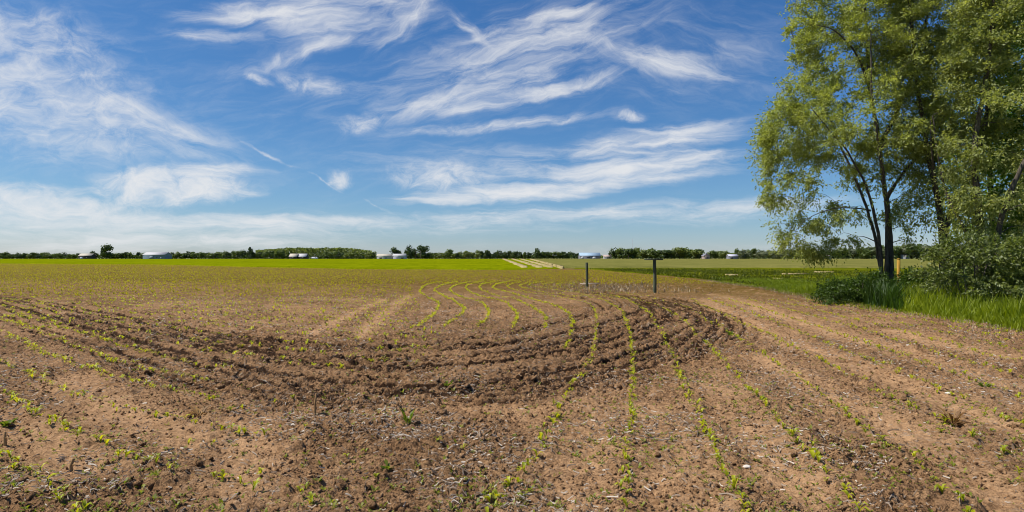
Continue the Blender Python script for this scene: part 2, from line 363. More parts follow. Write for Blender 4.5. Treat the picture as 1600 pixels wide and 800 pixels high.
def build_soil():
    ang = np.radians(np.concatenate([np.arange(-64, -46, 0.5), np.arange(-46, 46, 0.1), np.arange(46, 64.1, 0.5)]))
    r = [1.7]
    while r[-1] < 60: r.append(r[-1] + (max(0.014, 0.0045 * r[-1]) if r[-1] < 9 or r[-1] > 27 else .0032 * r[-1]))
    while r[-1] < 260: r.append(r[-1] * 1.03)
    r = np.array(r)
    A, RR = np.meshgrid(ang, r); X = (RR * np.sin(A)).ravel(); Y = (RR * np.cos(A)).ravel()
    ms = soil_masks(X, Y); Z = soil_h(X, Y, ms)
    nr, na = len(r), len(ang)
    i = np.arange(nr - 1)[:, None] * na; j = np.arange(na - 1)[None, :]
    f = np.stack([i + j, i + j + 1, i + na + j + 1, i + na + j], -1).reshape(-1, 4)
    ex = edge_x(Y); grassy = sstep(-0.1, 0.5, X - ex)
    grassy = np.maximum(grassy * (Y < 95), 0)
    left = sstep(24, 46, Y + .35 * X)
    olive = np.clip(left * 0.9 + 0.42 * sstep(16, 30, Y), 0, 1) * (1 - .5 * ms[2])
    o = mesh_np('soil_field', np.c_[X, Y, Z], f, SOIL, attrs=dict(turned_rut_shade=ms[2] * .60 + 6.0 * sstep(.25, .75, samp(m_line, X, Y)) * (.5 + .7 * vnoise(X * 3, Y * 3, 3)) + 2.4 * sstep(.3, .8, samp(m_lug, X, Y)), smooth=ms[3], grassy=grassy, olive=olive), smooth=True)  # line and lug terms paint rut shadow into the soil colour
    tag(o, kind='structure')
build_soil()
GROUND = plain_mat('far_ground', (0.10, 0.13, 0.03), (0.22, 0.20, 0.08), 0.02)
g = MB(); g.add([(-9000, -1500, -0.35), (9000, -1500, -0.35), (9000, 9000, -0.35), (-9000, 9000, -0.35)], [[0, 1, 2, 3]])
tag(g.build('ground', GROUND), kind='structure')

# ------------------------------------------------------------------ clods, litter
ico = np.array([(0, 0, -1), (.72, -.53, -.45), (-.28, -.85, -.45), (-.89, 0, -.45), (-.28, .85, -.45), (.72, .53, -.45), (.28, -.85, .45), (-.72, -.53, .45), (-.72, .53, .45), (.28, .85, .45), (.89, 0, .45), (0, 0, 1)])
icf = np.array([(0, 1, 2), (1, 0, 5), (0, 2, 3), (0, 3, 4), (0, 4, 5), (1, 5, 10), (2, 1, 6), (3, 2, 7), (4, 3, 8), (5, 4, 9), (1, 10, 6), (2, 6, 7), (3, 7, 8), (4, 8, 9), (5, 9, 10), (6, 10, 11), (7, 6, 11), (8, 7, 11), (9, 8, 11), (10, 9, 11)])
def scatter(n, rmin, rmax, power=1.0, half=50):
    """points in the view fan, denser near"""
    a = np.radians(R.uniform(-half, half, n)); r = rmin * (rmax / rmin) ** (R.random(n) ** power)
    return r * np.sin(a), r * np.cos(a)
def build_clods():
    x, y = scatter(30000, 2.6, 34, 0.9)
    rut, rid, turn, sm, row = soil_masks(x, y)
    keep = R.random(len(x)) < (0.10 + .5 * turn + 0.12 * sstep(0, .2, fbm(x * .9, y * .9, 2, 50))) * (1 - 0.8 * sm)
    keep &= x < edge_x(y)
    x, y, turn = x[keep], y[keep], turn[keep]; n = len(x)
    s = (0.007 + 0.036 * R.random(n) ** 3.4) * (1 + 0.8 * turn)
    s = np.minimum(s, 0.052)
    z = soil_h(x, y) + s * 0.25
    v = ico[None] * (0.45 + 1.0 * R.random((n, 12, 1))) * s[:, None, None] * np.array([1, 1, 0.75])
    th = R.random(n) * 6.28; ca, sa = np.cos(th)[:, None], np.sin(th)[:, None]
    vx = v[..., 0] * ca - v[..., 1] * sa; vy = v[..., 0] * sa + v[..., 1] * ca
    v = np.stack([vx + x[:, None], vy + y[:, None], v[..., 2] + z[:, None]], -1).reshape(-1, 3)
    f = (icf[None] + (np.arange(n) * 12)[:, None, None]).reshape(-1, 3)
    o = mesh_np('soil_clods', v, f, SOIL, attrs=dict(turned_rut_shade=np.repeat(turn * 0.25, 12), smooth=np.zeros(n * 12), grassy=np.zeros(n * 12), olive=np.zeros(n * 12)))
    tag(o, 'loose brown clods of earth strewn over the tilled field', 'soil', kind='stuff')
build_clods()
def build_crumbs():
    x, y = scatter(150000, 2.6, 22, 0.8); rut, rid, turn, sm, row = soil_masks(x, y)
    keep = (R.random(len(x)) < (.25 + .8 * turn + .7 * sstep(-.08, .15, fbm(x * 1.1, y * 1.1, 3, 55))) * (1 - .75 * sm)) & (x < edge_x(y)); x, y = x[keep], y[keep]; n = len(x)
    s = (.0035 + .013 * R.random(n) ** 2.5) * (1 + .05 * y); z = soil_h(x, y) + s * .3
    o6 = np.array([(1, 0, 0), (0, 1, 0), (-1, 0, 0), (0, -1, 0), (0, 0, 1), (0, 0, -1)], float)
    v = o6[None] * (.4 + 1.0 * R.random((n, 6, 1))) * s[:, None, None] + R.normal(0, .25, (n, 6, 3)) * s[:, None, None]
    v = (v + np.stack([x, y, z], -1)[:, None, :]).reshape(-1, 3)
    f6 = np.array([(0, 1, 4), (1, 2, 4), (2, 3, 4), (3, 0, 4), (1, 0, 5), (2, 1, 5), (3, 2, 5), (0, 3, 5)])
    f = (f6[None] + (np.arange(n) * 6)[:, None, None]).reshape(-1, 3); zz = np.zeros(n * 6)
    o = mesh_np('soil_crumbs', v, f, SOIL, attrs=dict(turned_rut_shade=zz, smooth=np.repeat(R.random(n), 6), grassy=zz, olive=zz)); tag(o, 'fine crumbs of dry earth lying over the tilled field', 'soil', kind='stuff')
build_crumbs()
def attr_mat(name, stops, rough=0.8):
    m, nt, nd, lk = new_mat(name)
    at = N(nd, 'ShaderNodeAttribute', attribute_name='rnd'); r = ramp(nd, stops); lk.new(at.outputs['Fac'], r.inputs[0])
    p = N(nd, 'ShaderNodeBsdfPrincipled'); p.inputs['Roughness'].default_value = rough; p.inputs['Specular IOR Level'].default_value = 0.2
    lk.new(r.outputs[0], p.inputs['Base Color'])
    o = N(nd, 'ShaderNodeOutputMaterial'); lk.new(p.outputs[0], o.inputs[0])
    return m
STRAW = attr_mat('straw', [(0, (0.10, 0.07, 0.05)), (0.4, (0.20, 0.145, 0.10)), (0.75, (0.33, 0.27, 0.21)), (1, (0.50, 0.44, 0.36))])
def build_straw():
    x, y = scatter(80000, 2.6, 30, 0.85)
    rut, rid, turn, sm, row = soil_masks(x, y)
    dens = sstep(-0.06, 0.14, fbm(x * 0.8, y * 0.8, 3, 61))
    keep = (R.random(len(x)) < (0.10 + 0.85 * dens) * (1 - 0.6 * turn) * (1 - .6 * sm)) & (x < edge_x(y) + .3)
    x, y = x[keep], y[keep]; n = len(x)
    ln = R.uniform(0.006, 0.030, n) * (1 + 1.2 * (R.random(n) < 0.05)); w = R.uniform(0.0010, 0.0030, n) * (1 + y * 0.08)
    th = R.normal(0.5, 1.2, n); dx, dy = np.cos(th), np.sin(th)
    t = np.array([-1, 0, 1]); bend = R.normal(0, 0.12, n)
    pts = []
    for k in t:
        bx = x + dx * ln * k - dy * bend * ln * (1 - abs(k)); by = y + dy * ln * k + dx * bend * ln * (1 - abs(k))
        bz = soil_h(bx, by) + 0.006 + 0.012 * R.random(n)
        pts.append((bx - dy * w, by + dx * w, bz - .003)); pts.append((bx + dy * w, by - dx * w, bz - .003)); pts.append((bx, by, bz + w * 1.6))
    v = np.stack([np.stack(p, -1) for p in pts], 1).reshape(-1, 3)
    base = (np.arange(n) * 9)[:, None, None]
    fq = []
    for a in (0, 3):
        for p0, p1 in ((0, 2), (2, 1)): fq.append([a + p0, a + p1, a + 3 + p1, a + 3 + p0])
    f = (np.array(fq)[None] + base).reshape(-1, 4)
    o = mesh_np('straw_litter', v, f, STRAW, attrs=dict(rnd=np.repeat(R.random(n), 9)))
    tag(o, 'grey and tan bits of old corn stalk littering the soil', 'straw', kind='stuff')
build_straw()

# ------------------------------------------------------------------ seedlings
CORN = leaf_mat('corn_leaf', (0.10, 0.18, 0.007), (0.52, 0.53, 0.018), 0.5, (1.4, 1.25, 0.5), 0.03, 0.5)
CORN_FAR = leaf_mat('yellow_corn_leaf', (0.11, 0.12, 0.003), (0.46, 0.43, 0.008), 0.5, (1.3, 1.2, 0.5))
def seedling_geo(rng, n_leaf, segs=4):
    V, Fc, Rn = [], [], []; k = 0
    th0 = rng.random() * 6.28
    for i in range(n_leaf):
        th = th0 + i * math.pi + rng.normal(0, 0.4); ln = rng.uniform(0.65, 1.0) * (1 - 0.12 * i); lift = rng.uniform(0.8, 1.35) + 0.12 * i
        w = rng.uniform(0.075, 0.11); z0 = 0.05 + 0.10 * i; rn = rng.uniform(0.25, 1.0)
        for s in range(segs + 1):
            t = s / segs; out = ln * (t * 0.55 + 0.35 * t * t); z = z0 + ln * (lift * t - 0.85 * lift * t * t * t * 0.9)
            ww = w * (0.55 + 0.9 * math.sin(math.pi * min(1, t * 0.8 + 0.12))) * (1 - t ** 3)
            c, sn = math.cos(th), math.sin(th)
            V += [(c * out - sn * ww, sn * out + c * ww, z + ww * 0.4), (c * out, sn * out, z), (c * out + sn * ww, sn * out - c * ww, z + ww * 0.4)]
            Rn += [rn] * 3
            if s < segs:
                b = k + s * 3; Fc += [(b, b + 1, b + 4, b + 3), (b + 1, b + 2, b + 5, b + 4)]
        k += (segs + 1) * 3
    # stem
    b = k
    for z, r in ((-0.15, 0.05), (0.32, 0.035)):
        for q in range(4): V.append((r * math.cos(q * 1.57), r * math.sin(q * 1.57), z)); Rn.append(0.2)
    for q in range(4): Fc.append((b + q, b + (q + 1) % 4, b + 4 + (q + 1) % 4, b + 4 + q))
    return np.array(V), np.array(Fc), np.array(Rn)
protos = [seedling_geo(np.random.default_rng(50 + i), 3 + i % 2) for i in range(8)]
far_protos = [seedling_geo(np.random.default_rng(80 + i), 3, 2) for i in range(6)]

plants = []   # x, y, size, rowkey
for key, ln in dense.items():
    dens = rows[key][1]
    seg = np.r_[0, np.cumsum(np.linalg.norm(np.diff(ln, axis=0), axis=1))]
    step = 0.135 / max(dens, 0.5)
    s = 0.0
    while s < seg[-1]:
        x = np.interp(s, seg, ln[:, 0]); y = np.interp(s, seg, ln[:, 1])
        tr = float(samp(m_turn, np.array([x]), np.array([y]))[0])
        gap = 0.06 + 0.25 * tr * (key[0] != 'a' and key[0] != 'b')
        if key[0] == 'm': gap = 0.35
        if key in ('l4', 'l3') and s > 9: gap = 0.4
        if random.random() > gap:
            j = 0.022 if key[0] in 'abcds' else 0.04
            if key[0] == 'm': j = 0.16
            sz = random.uniform(0.040, 0.100) * (1.0) * (1.25 if key[0] == 's' else 1.12)
            xx, yy = x + random.gauss(0, j), y + random.gauss(0, j)
            if xx < float(edge_x(np.array(yy))) - 0.2: plants.append((xx, yy, sz, key))
        s += step * random.uniform(0.6, 1.5)
# headland rows on the left: straight family, gently bending
nrm = np.array([0.55, 0.835]); dr = np.array([0.835, -0.55])
far_pl = []
for k in range(0, 130):
    c = 5.9 + 0.76 * k
    t = np.arange(-190, 80, 0.17) + R.random() * .2
    t = t + R.normal(0, 0.04, len(t))
    px_, py_ = nrm[0] * c + dr[0] * t, nrm[1] * c + dr[1] * t
    py_ = py_ + 0.02 * np.maximum(px_ + 25, 0) ** 1.5 * 0.4
    px_ = px_ + R.normal(0, .04, len(t)); py_ = py_ + R.normal(0, .04, len(t))
    d = np.hypot(px_, py_)
    sxm = np.interp(py_, [0, 14, 16.2, 20, 27, 38.8, 42], [-1.5, -1.5, -2.7, -3.0, -4.2, -6.5, 999])
    lim = np.interp(px_, [-400, -140, -84, -23.5, 0, 30], [300, 165, 143, 88, 81, 84])
    ok = (py_ > 9.5) & (py_ < lim) & (px_ < sxm) & (px_ < edge_x(py_) - 1)
    ok &= np.abs(np.arctan2(px_, py_)) < np.radians(50)
    tr = samp(m_turn, px_, py_)
    ok &= R.random(len(t)) > 0.06 + 0.20 * tr + 0.15 * (vnoise(px_ * .3, py_ * .3, 71)) + 0.25 * sstep(40, 100, py_)
    for a, b in zip(px_[ok], py_[ok]): far_pl.append((a, b, random.uniform(0.07, 0.15), 'far'))
plants.sort(key=lambda p: p[0] ** 2 + p[1] ** 2)
def in_frame(p):
    u = CX + F * p[0] / p[1]; v = CY + F * H0 / p[1]
    return 4 < u < 1596 and v < 796
inds, rest = [], []
for p in plants:
    if p[1] > 0.5 and len(inds) < 296 and in_frame(p): inds.append(p)
    else: rest.append(p)
pm = []
for V, Fc, Rn in protos:
    o = mesh_np('corn_seedling', V, Fc, CORN, attrs=dict(rnd=Rn), smooth=True); pm.append(o)
used = set()
for n, (x, y, s, key) in enumerate(inds):
    q = n % 8
    if q in used: o = pm[q].copy(); COL.objects.link(o)
    else: o = pm[q]; used.add(q)
    o.location = (x, y, float(soil_h(np.array(x), np.array(y)))); o.scale = (s, s, s * random.uniform(0.9, 1.25)); o.rotation_euler = (random.gauss(0, .12), random.gauss(0, .12), random.random() * 6.28)
    tag(o, 'young corn seedling in the ' + rows[key][2], 'seedling', 'corn seedlings in the ' + rows[key][2])
def merged_plants(name, lst, pr, mat, label, cat, big=1.0, kind='stuff'):
    lst = list(lst); arr = np.array([(p[0], p[1], p[2]) for p in lst]); n = len(arr)
    z = soil_h(arr[:, 0], arr[:, 1]); th = R.random(n) * 6.28
    Vs, Fs, Rs = [], [], []; off = 0
    which = R.integers(0, len(pr), n)
    for q, (V, Fc, Rn) in enumerate(pr):
        idx = np.where(which == q)[0]
        if not len(idx): continue
        s = (arr[idx, 2] * big)[:, None]; c, sn = np.cos(th[idx])[:, None], np.sin(th[idx])[:, None]
        vx = (V[None, :, 0] * c - V[None, :, 1] * sn) * s + arr[idx, 0][:, None]
        vy = (V[None, :, 0] * sn + V[None, :, 1] * c) * s + arr[idx, 1][:, None]
        vz = V[None, :, 2] * s * R.uniform(.85, 1.2, (len(idx), 1)) + z[idx][:, None]
        Vs.append(np.stack([vx, vy, vz], -1).reshape(-1, 3))
        Fs.append((Fc[None] + (np.arange(len(idx)) * len(V))[:, None, None] + off).reshape(-1, Fc.shape[1])); off += len(idx) * len(V)
        Rs.append(np.clip(Rn[None] + R.normal(0, .2, (len(idx), 1)), 0, 1).ravel())
    o = mesh_np(name, np.concatenate(Vs), np.concatenate(Fs), mat, attrs=dict(rnd=np.concatenate(Rs)), smooth=True)
    tag(o, label, cat, kind=kind); return o
merged_plants('corn_seedlings', [p for p in rest if p[1] > 0.5], far_protos, CORN, 'farther young corn seedlings standing in rows across the brown field', 'seedlings', 1.05)
merged_plants('near_headland_seedlings', [p for p in far_pl if p[1] < 27], far_protos, CORN, 'young plants dotted in rows just beyond the dark wheel tracks on the left', 'seedlings', 1.0)
far_pl = [p for p in far_pl if p[1] >= 27]
merged_plants('headland_seedlings', far_pl, far_protos, CORN_FAR, 'young plants dotted in rows over the far left part of the field', 'seedlings', 1.3)

# small weeds
WEED = leaf_mat('weed_leaf', (0.08, 0.12, 0.010), (0.28, 0.29, 0.03), 0.4)
def weed_geo(rng, n=7, flat=1.0, thin=1.0):
    V, Fc, Rn = [], [], []; k = 0
    for i in range(n):
        th = rng.random() * 6.28; ln = rng.uniform(.35, 1); w = ln * rng.uniform(.16, .3) * thin; up = rng.uniform(.1, 1.1) * flat; rn = rng.random(); b = rng.uniform(0, .35)
        c, s = math.cos(th), math.sin(th)
        V += [(c * b * ln, s * b * ln, up * b * ln), (c * ln * .6 - s * w, s * ln * .6 + c * w, up * ln * .7), (c * ln, s * ln, up * ln * .85), (c * ln * .6 + s * w, s * ln * .6 - c * w, up * ln * .7)]
        Fc.append((k, k + 1, k + 2, k + 3)); k += 4; Rn += [rn] * 4
    return np.array(V), np.array(Fc), np.array(Rn)
wp = [weed_geo(np.random.default_rng(200 + i)) for i in range(8)]
x, y = scatter(42000, 2.6, 40, 0.85)
m = soil_masks(x, y)
u_ = CX + F * x / y; v_ = CY + F * H0 / y
dens = sstep(0.0, 0.2, fbm(x * .7, y * .7, 3, 91)) * 0.6 + 0.55 * sstep(750, 1000, u_) * sstep(560, 640, v_) * sstep(-.1, .12, fbm(x * 1.3, y * 1.3, 2, 92)) + 0.18
keep = (R.random(len(x)) < dens * (1 - .85 * m[2]) * (1 - .6 * m[3])) & (x < edge_x(y))
ws = list(zip(x[keep], y[keep], (0.014 + 0.036 * R.random(keep.sum()) ** 1.5)))
merged_plants('small_weeds', ws, wp, WEED, 'tiny green weeds sprouting between the corn rows', 'weeds')

# single weeds, stubs and stones that the photo shows
def weed_thing(u, v, size, n, mat, label, cat='weed', flat=1.3, seed=1, thin=1.0):
    x, y = gp(u, v); V, Fc, Rn = weed_geo(np.random.default_rng(seed), n, flat, thin)
    o = mesh_np('weed', V * size, Fc, mat, attrs=dict(rnd=Rn), loc=(x, y, float(soil_h(np.array(x), np.array(y))) - .005))
    tag(o, label, cat)
DRY = leaf_mat('dry_leaf', (0.16, 0.08, 0.03), (0.40, 0.24, 0.08), 0.25, (1.1, 1, .8))
SHRUB = leaf_mat('painted_shade_shrub_leaf', (0.012, 0.030, 0.004), (0.085, 0.14, 0.014), .35)  # leaf colour darkened to paint in shade from the tree crowns
GREENW = leaf_mat('dark_weed', (0.04, 0.075, 0.008), (0.19, 0.23, 0.025), 0.4)
weed_thing(637, 662, 0.14, 34, GREENW, 'upright green weed alone in the middle foreground soil', flat=2.0, seed=3, thin=.5)
weed_thing(12, 668, 0.095, 40, GREENW, 'bushy dark green weed at the left edge of the photo', flat=1.1, seed=4)
weed_thing(312, 652, 0.20, 90, DRY, 'orange withered weed spread on the soil in the left foreground', flat=.7, seed=5, thin=.28)
weed_thing(1488, 668, 0.20, 80, DRY, 'brown dried weed on the right foreground soil', flat=1.0, seed=6, thin=.28)
weed_thing(1538, 612, 0.10, 34, GREENW, 'dark green weed on soil near the right edge', flat=1.0, seed=7)
weed_thing(606, 735, 0.08, 26, GREENW, 'low green weed beside a dark crack near the bottom edge', flat=1.2, seed=8)
weed_thing(700, 604, 0.09, 20, GREENW, 'small green weed at the lower edge of the churned wheel track', flat=1.2, seed=9)
weed_thing(1142, 522, 0.15, 30, GREENW, 'dark weed clump where the wheel track turns on the right', flat=.9, seed=10)
weed_thing(1185, 443, 0.55, 40, GREENW, 'dark weed patch at the field edge behind the right post', flat=.7, seed=14)
STUB = plain_mat('stub', (0.20, 0.10, 0.04), (0.42, 0.26, 0.11), 40, .8, .3, (1, 1, .15))
for (u, v, h, rad, lean, lab) in ((492, 652, .24, .012, .05, 'tall orange brown stub of old corn stalk standing in middle left foreground'),
                                  (9, 700, .12, .012, -.1, 'short dark stub of old stalk by the left edge'),
                                  (111, 738, .11, .013, .12, 'short rusty brown stalk stub in the lower left soil'),
                                  (98, 660, .09, .012, .1, 'small brown stalk stub between the two lower left rows')):
    x, y = gp(u, v); z = float(soil_h(np.array(x), np.array(y)))
    b = MB(); b.tube([(0, 0, -.05), (lean * .2 * h, 0, h * .5), (lean * h, .01, h * .96), (lean * h, .01, h)], [rad * 1.3, rad, rad * .95, rad * .5], 7, jit=.25)
    b.tube([(lean * h * .5, 0, h * .45), (lean * h * .5 + .03, -.01, h * .62), (lean * h * .5 + .07, -.015, h * .5)], [.006, .008, .002], 4)
    o = b.build('stalk_stub', STUB, loc=(x, y, z)); tag(o, lab, 'stalk stub')
STONE = plain_mat('pale_stone', (0.45, 0.40, 0.33), (0.68, 0.62, 0.54), 12, .7, .3)
for (u, v, s, lab) in ((1420, 542, .055, 'flat white stone on soil below the grass verge, farthest of the pale stones'), (1481, 621, .035, 'small white stone on the right foreground soil among weeds'), (1167, 731, .030, 'rounded pale stone lying beside a corn row at the bottom right')):
    x, y = gp(u, v); rg = np.random.default_rng(int(u))
    a = [(math.cos(t), math.sin(t)) for t in np.arange(10) / 10 * 6.283]; rr = .6 + .65 * rg.random(10)
    V = [(0, 0, -.4)] + [(c * r_, d * r_, zz) for zz, k in ((-.2, 1), (.15, .95), (.4, .6)) for (c, d), r_ in zip(a, rr * k)] + [(0, 0, .48)]
    Fc = [(0, 1 + (i + 1) % 10, 1 + i, 1 + i) for i in range(10)] + [(1 + q * 10 + i, 1 + q * 10 + (i + 1) % 10, 11 + q * 10 + (i + 1) % 10, 11 + q * 10 + i) for q in range(2) for i in range(10)] + [(21 + i, 21 + (i + 1) % 10, 31, 31) for i in range(10)]
    b = MB(); b.add(np.array(V) * np.array([s * 1.1, s, s * 1.0]), Fc)
    o = b.build('stone', STONE, smooth=True, loc=(x, y, float(soil_h(np.array(x), np.array(y))) + s * .15)); tag(o, lab, 'stone')

# ------------------------------------------------------------------ far fields
def field_mat(name, cols, sc=(0.5, 0.05), rot=0.0, bump=0.6):
    m, nt, nd, lk = new_mat(name)
    tc = N(nd, 'ShaderNodeTexCoord')
    def ns(scale, stretch, d=5):
        mp = N(nd, 'ShaderNodeMapping'); mp.inputs['Scale'].default_value = stretch; mp.inputs['Rotation'].default_value = (0, 0, rot)
        lk.new(tc.outputs['Object'], mp.inputs[0]); no = N(nd, 'ShaderNodeTexNoise'); no.inputs['Scale'].default_value = scale; no.inputs['Detail'].default_value = d
        no.inputs['Roughness'].default_value = .65
        lk.new(mp.outputs[0], no.inputs[0]); return no.outputs[0]
    a = ns(sc[0], (1, .12, 1)); b = ns(sc[1], (1, 1, 1)); c = ns(3.0, (1, .5, 1), 3)
    v = math_n(nt, 'ADD', math_n(nt, 'MULTIPLY', a, .4), math_n(nt, 'MULTIPLY', b, .3)); v = math_n(nt, 'ADD', v, math_n(nt, 'MULTIPLY', c, .3))
    r = ramp(nd, [(0.34, cols[0]), (0.5, cols[1]), (0.66, cols[2])]); lk.new(v, r.inputs[0])
    d = N(nd, 'ShaderNodeBsdfDiffuse'); lk.new(r.outputs[0], d.inputs[0])
    bp = N(nd, 'ShaderNodeBump'); bp.inputs['Strength'].default_value = bump; bp.inputs['Distance'].default_value = .1; lk.new(c, bp.inputs['Height']); lk.new(bp.outputs[0], d.inputs['Normal'])
    o = N(nd, 'ShaderNodeOutputMaterial'); lk.new(d.outputs[0], o.inputs[0])
    return m
def field_sheet(name, near, far, mat, z=0.12, nx=260, ny=150, amp=0.05):
    """near / far: polylines with the same parameter; skirted, slightly rough sheet"""
    near, far = np.array(near, float), np.array(far, float)
    s = np.linspace(0, 1, nx)
    def along(p):
        l = np.r_[0, np.cumsum(np.linalg.norm(np.diff(p, axis=0), axis=1))]; l /= l[-1]
        return np.c_[np.interp(s, l, p[:, 0]), np.interp(s, l, p[:, 1])]
    a, b = along(near), along(far)
    t = (np.exp(np.linspace(0, 1, ny) * 2.2) - 1) / (math.exp(2.2) - 1)
    P = a[None] * (1 - t)[:, None, None] + b[None] * t[:, None, None]
    X, Y = P[..., 0], P[..., 1]
    Z = z + amp * (2 * vnoise(X * 1.3, Y * .9, 3) - 1) + amp * (2 * vnoise(X * .2, Y * .2, 4) - 1)
    X[0] += .5 * (vnoise(X[0] * .8, Y[0] * .8, 6) - .5); Y[0] += 1.0 * (vnoise(X[0] * .5, Y[0] * .5, 8) - .5)
    if nx < 10: X += (.5 * (vnoise(Y * .06, X * 0, 12) - .5) + (.55 * (vnoise(Y * .25, X * 0 + np.arange(nx)[None] * 3.3, 14) - .5))) * np.ones_like(X)
    Z[0] = -.2; Z[-1] = -.2; Z[:, 0] = -.2; Z[:, -1] = -.2
    i = np.arange(ny - 1)[:, None] * nx; j = np.arange(nx - 1)[None]
    f = np.stack([i + j, i + j + 1, i + nx + j + 1, i + nx + j], -1).reshape(-1, 4)
    o = mesh_np(name, np.stack([X, Y, Z], -1).reshape(-1, 3), f, mat, smooth=True); tag(o, kind='structure'); return o
FAR = 640
MG = field_mat('bright_crop', [(.080, .100, .0015), (.145, .172, .002), (.215, .235, .003)])
MR = field_mat('pale_crop', [(.090, .095, .022), (.145, .140, .036), (.21, .195, .055)], (.3, .04))
MC = field_mat('clover', [(.045, .060, .002), (.085, .100, .003), (.17, .165, .012)], (.5, .15))
MS = field_mat('sandy', [(.14, .13, .04), (.30, .24, .11), (.42, .34, .18)])
field_sheet('green_field', [(-420, 330), (-140, 167), (-84, 145), (-50, 112), (-23.5, 90), (0, 84), (8.2, 92)], [(-1100, FAR), (-700, FAR), (-480, FAR), (-300, FAR), (-130, FAR), (0, FAR), (19, FAR)], MG, .16)
field_sheet('pale_field', [(7.6, 95), (40, 93), (110, 92)], [(16, FAR), (300, FAR), (1100, FAR)], MR, .30, amp=.05)
field_sheet('clover_field', [(9.3, 92), (11.5, 84), (13.6, 66), (15.2, 50), (17.5, 44), (24, 38), (34, 34), (70, 31)], [(10, 95.5), (20, 95), (30, 94), (40, 94), (50, 94), (62, 93), (80, 93), (112, 93)], MC, .10, nx=300, ny=100, amp=.05)
for (xn, xf, w) in ((2.0, -9, 1.1), (4.3, 0.5, 1.1), (6.0, 9, .9), (7.7, 19, .6)):
    field_sheet('sandy_strip', [(xn - w / 2, 93), (xn + w / 2, 93)], [(xf - w * 2.2, FAR - 2), (xf + w * 2.2, FAR - 2)], MS, .40, nx=6, ny=90, amp=.012)
# dry mown patches in the clover
for (u0, u1, v) in ((1218, 1262, 430), (1205, 1218, 438.5), (1270, 1300, 427), (1130, 1150, 432)):
    x0, y0 = gp(u0, v); x1, _ = gp(u1, v)
    field_sheet('dry_patch', [(x0, y0 - .7), ((x0 + x1) / 2, y0 - 1.0), (x1, y0 - .6)], [(x0 + .3, y0 + .5), ((x0 + x1) / 2, y0 + .9), (x1 - .3, y0 + .6)], MS, .21, nx=24, ny=10, amp=.02)

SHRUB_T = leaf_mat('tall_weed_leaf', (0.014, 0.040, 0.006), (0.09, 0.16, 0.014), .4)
# ------------------------------------------------------------------ grass verge by the trees
GRASS = leaf_mat('grass_blade', (0.08, 0.135, 0.003), (0.33, 0.38, 0.010), 0.5, (1.35, 1.35, .5), .02)
def blades(name, x, y, hgt, wid, mat, label, cat, lean=.35, zf=None):
    n = len(x); z = (soil_h(x, y) if zf is None else zf) - .02; th = R.random(n) * 6.28; c, s = np.cos(th), np.sin(th)
    le = hgt * lean * (0.3 + R.random(n)); lx, ly = np.cos(th * 3.1) * le, np.sin(th * 3.1) * le
    V = np.stack([np.stack([x - c * wid, y - s * wid, z], -1), np.stack([x + c * wid, y + s * wid, z], -1),
                  np.stack([x + lx * .35 + c * wid * .8, y + ly * .35 + s * wid * .8, z + hgt * .6], -1), np.stack([x + lx * .35 - c * wid * .8, y + ly * .35 - s * wid * .8, z + hgt * .6], -1),
                  np.stack([x + lx, y + ly, z + hgt], -1)], 1).reshape(-1, 3)
    k = np.arange(n) * 5
    f4 = np.stack([k, k + 1, k + 2, k + 3], -1); f3 = np.stack([k + 3, k + 2, k + 4], -1)
    rn = np.clip(.55 * R.random(n) + .5 * vnoise(x * .8, y * .8, 77), 0, 1)
    o = mesh_np(name, V, [f4, f3], mat, attrs=dict(rnd=np.repeat(rn, 5))); tag(o, label, cat, kind='stuff')
n = 90000
y = 7 + 39 * R.random(n) ** 1.15; x = edge_x(y) + 13 * R.random(n) ** 1.9 - .12
hh = (.22 + .42 * R.random(n)) * (.65 + .9 * vnoise(x * .5, y * .5, 81)) * sstep(-.2, .9, x - edge_x(y) + .25) * (1 - .45 * sstep(26, 36, y)) + .08
u_ = CX + F * x / y; hh = hh * np.where((u_ < 1412) & (y < 24.5), .35, 1); hh = hh * np.where((u_ < 1300) & (y >= 24.5), .6, 1)
ok = (np.arctan2(x, y) < math.radians(56)); blades('tall_grass', x[ok], y[ok], hh[ok], (.008 + .008 * R.random(n))[ok] * (1 + .02 * y[ok]), GRASS, 'bright green tall grass along the foot of the trees', 'grass')
n = 26000
y = 36 + 50 * R.random(n); x = edge_x(y) + 34 * R.random(n) ** 1.4
ok = (x < edge_x(y) + 3 + (50 - abs(y - 50)) * .9)
CLOVER = leaf_mat('clover_leaf', (0.045, 0.065, 0.002), (0.16, 0.17, 0.004), 0.45, (1.35, 1.3, .5), .02)
blades('clover_tufts', x[ok], y[ok], (.08 + .16 * R.random(n) ** 2)[ok], (.03 + .03 * R.random(n))[ok], CLOVER, 'tufts of green clover and grass beyond the field edge', 'grass', zf=np.full(ok.sum(), .08))
n = 14000
u_ = np.where(R.random(n) < .5, R.uniform(1284, 1470, n), R.uniform(1380, 1470, n)); y = R.uniform(19.5, 25.5, n); x = (u_ - CX) / F * y; ok = x > edge_x(y) - .05
blades('tall_weeds', x[ok], y[ok], (.22 + .75 * R.random(n) * vnoise(x * 1.4, y * 1.4, 88) * 1.4)[ok], (.014 + .016 * R.random(n))[ok], SHRUB_T, 'tall dark green weeds in the shade round the multi-stemmed tree', 'weeds', .5)
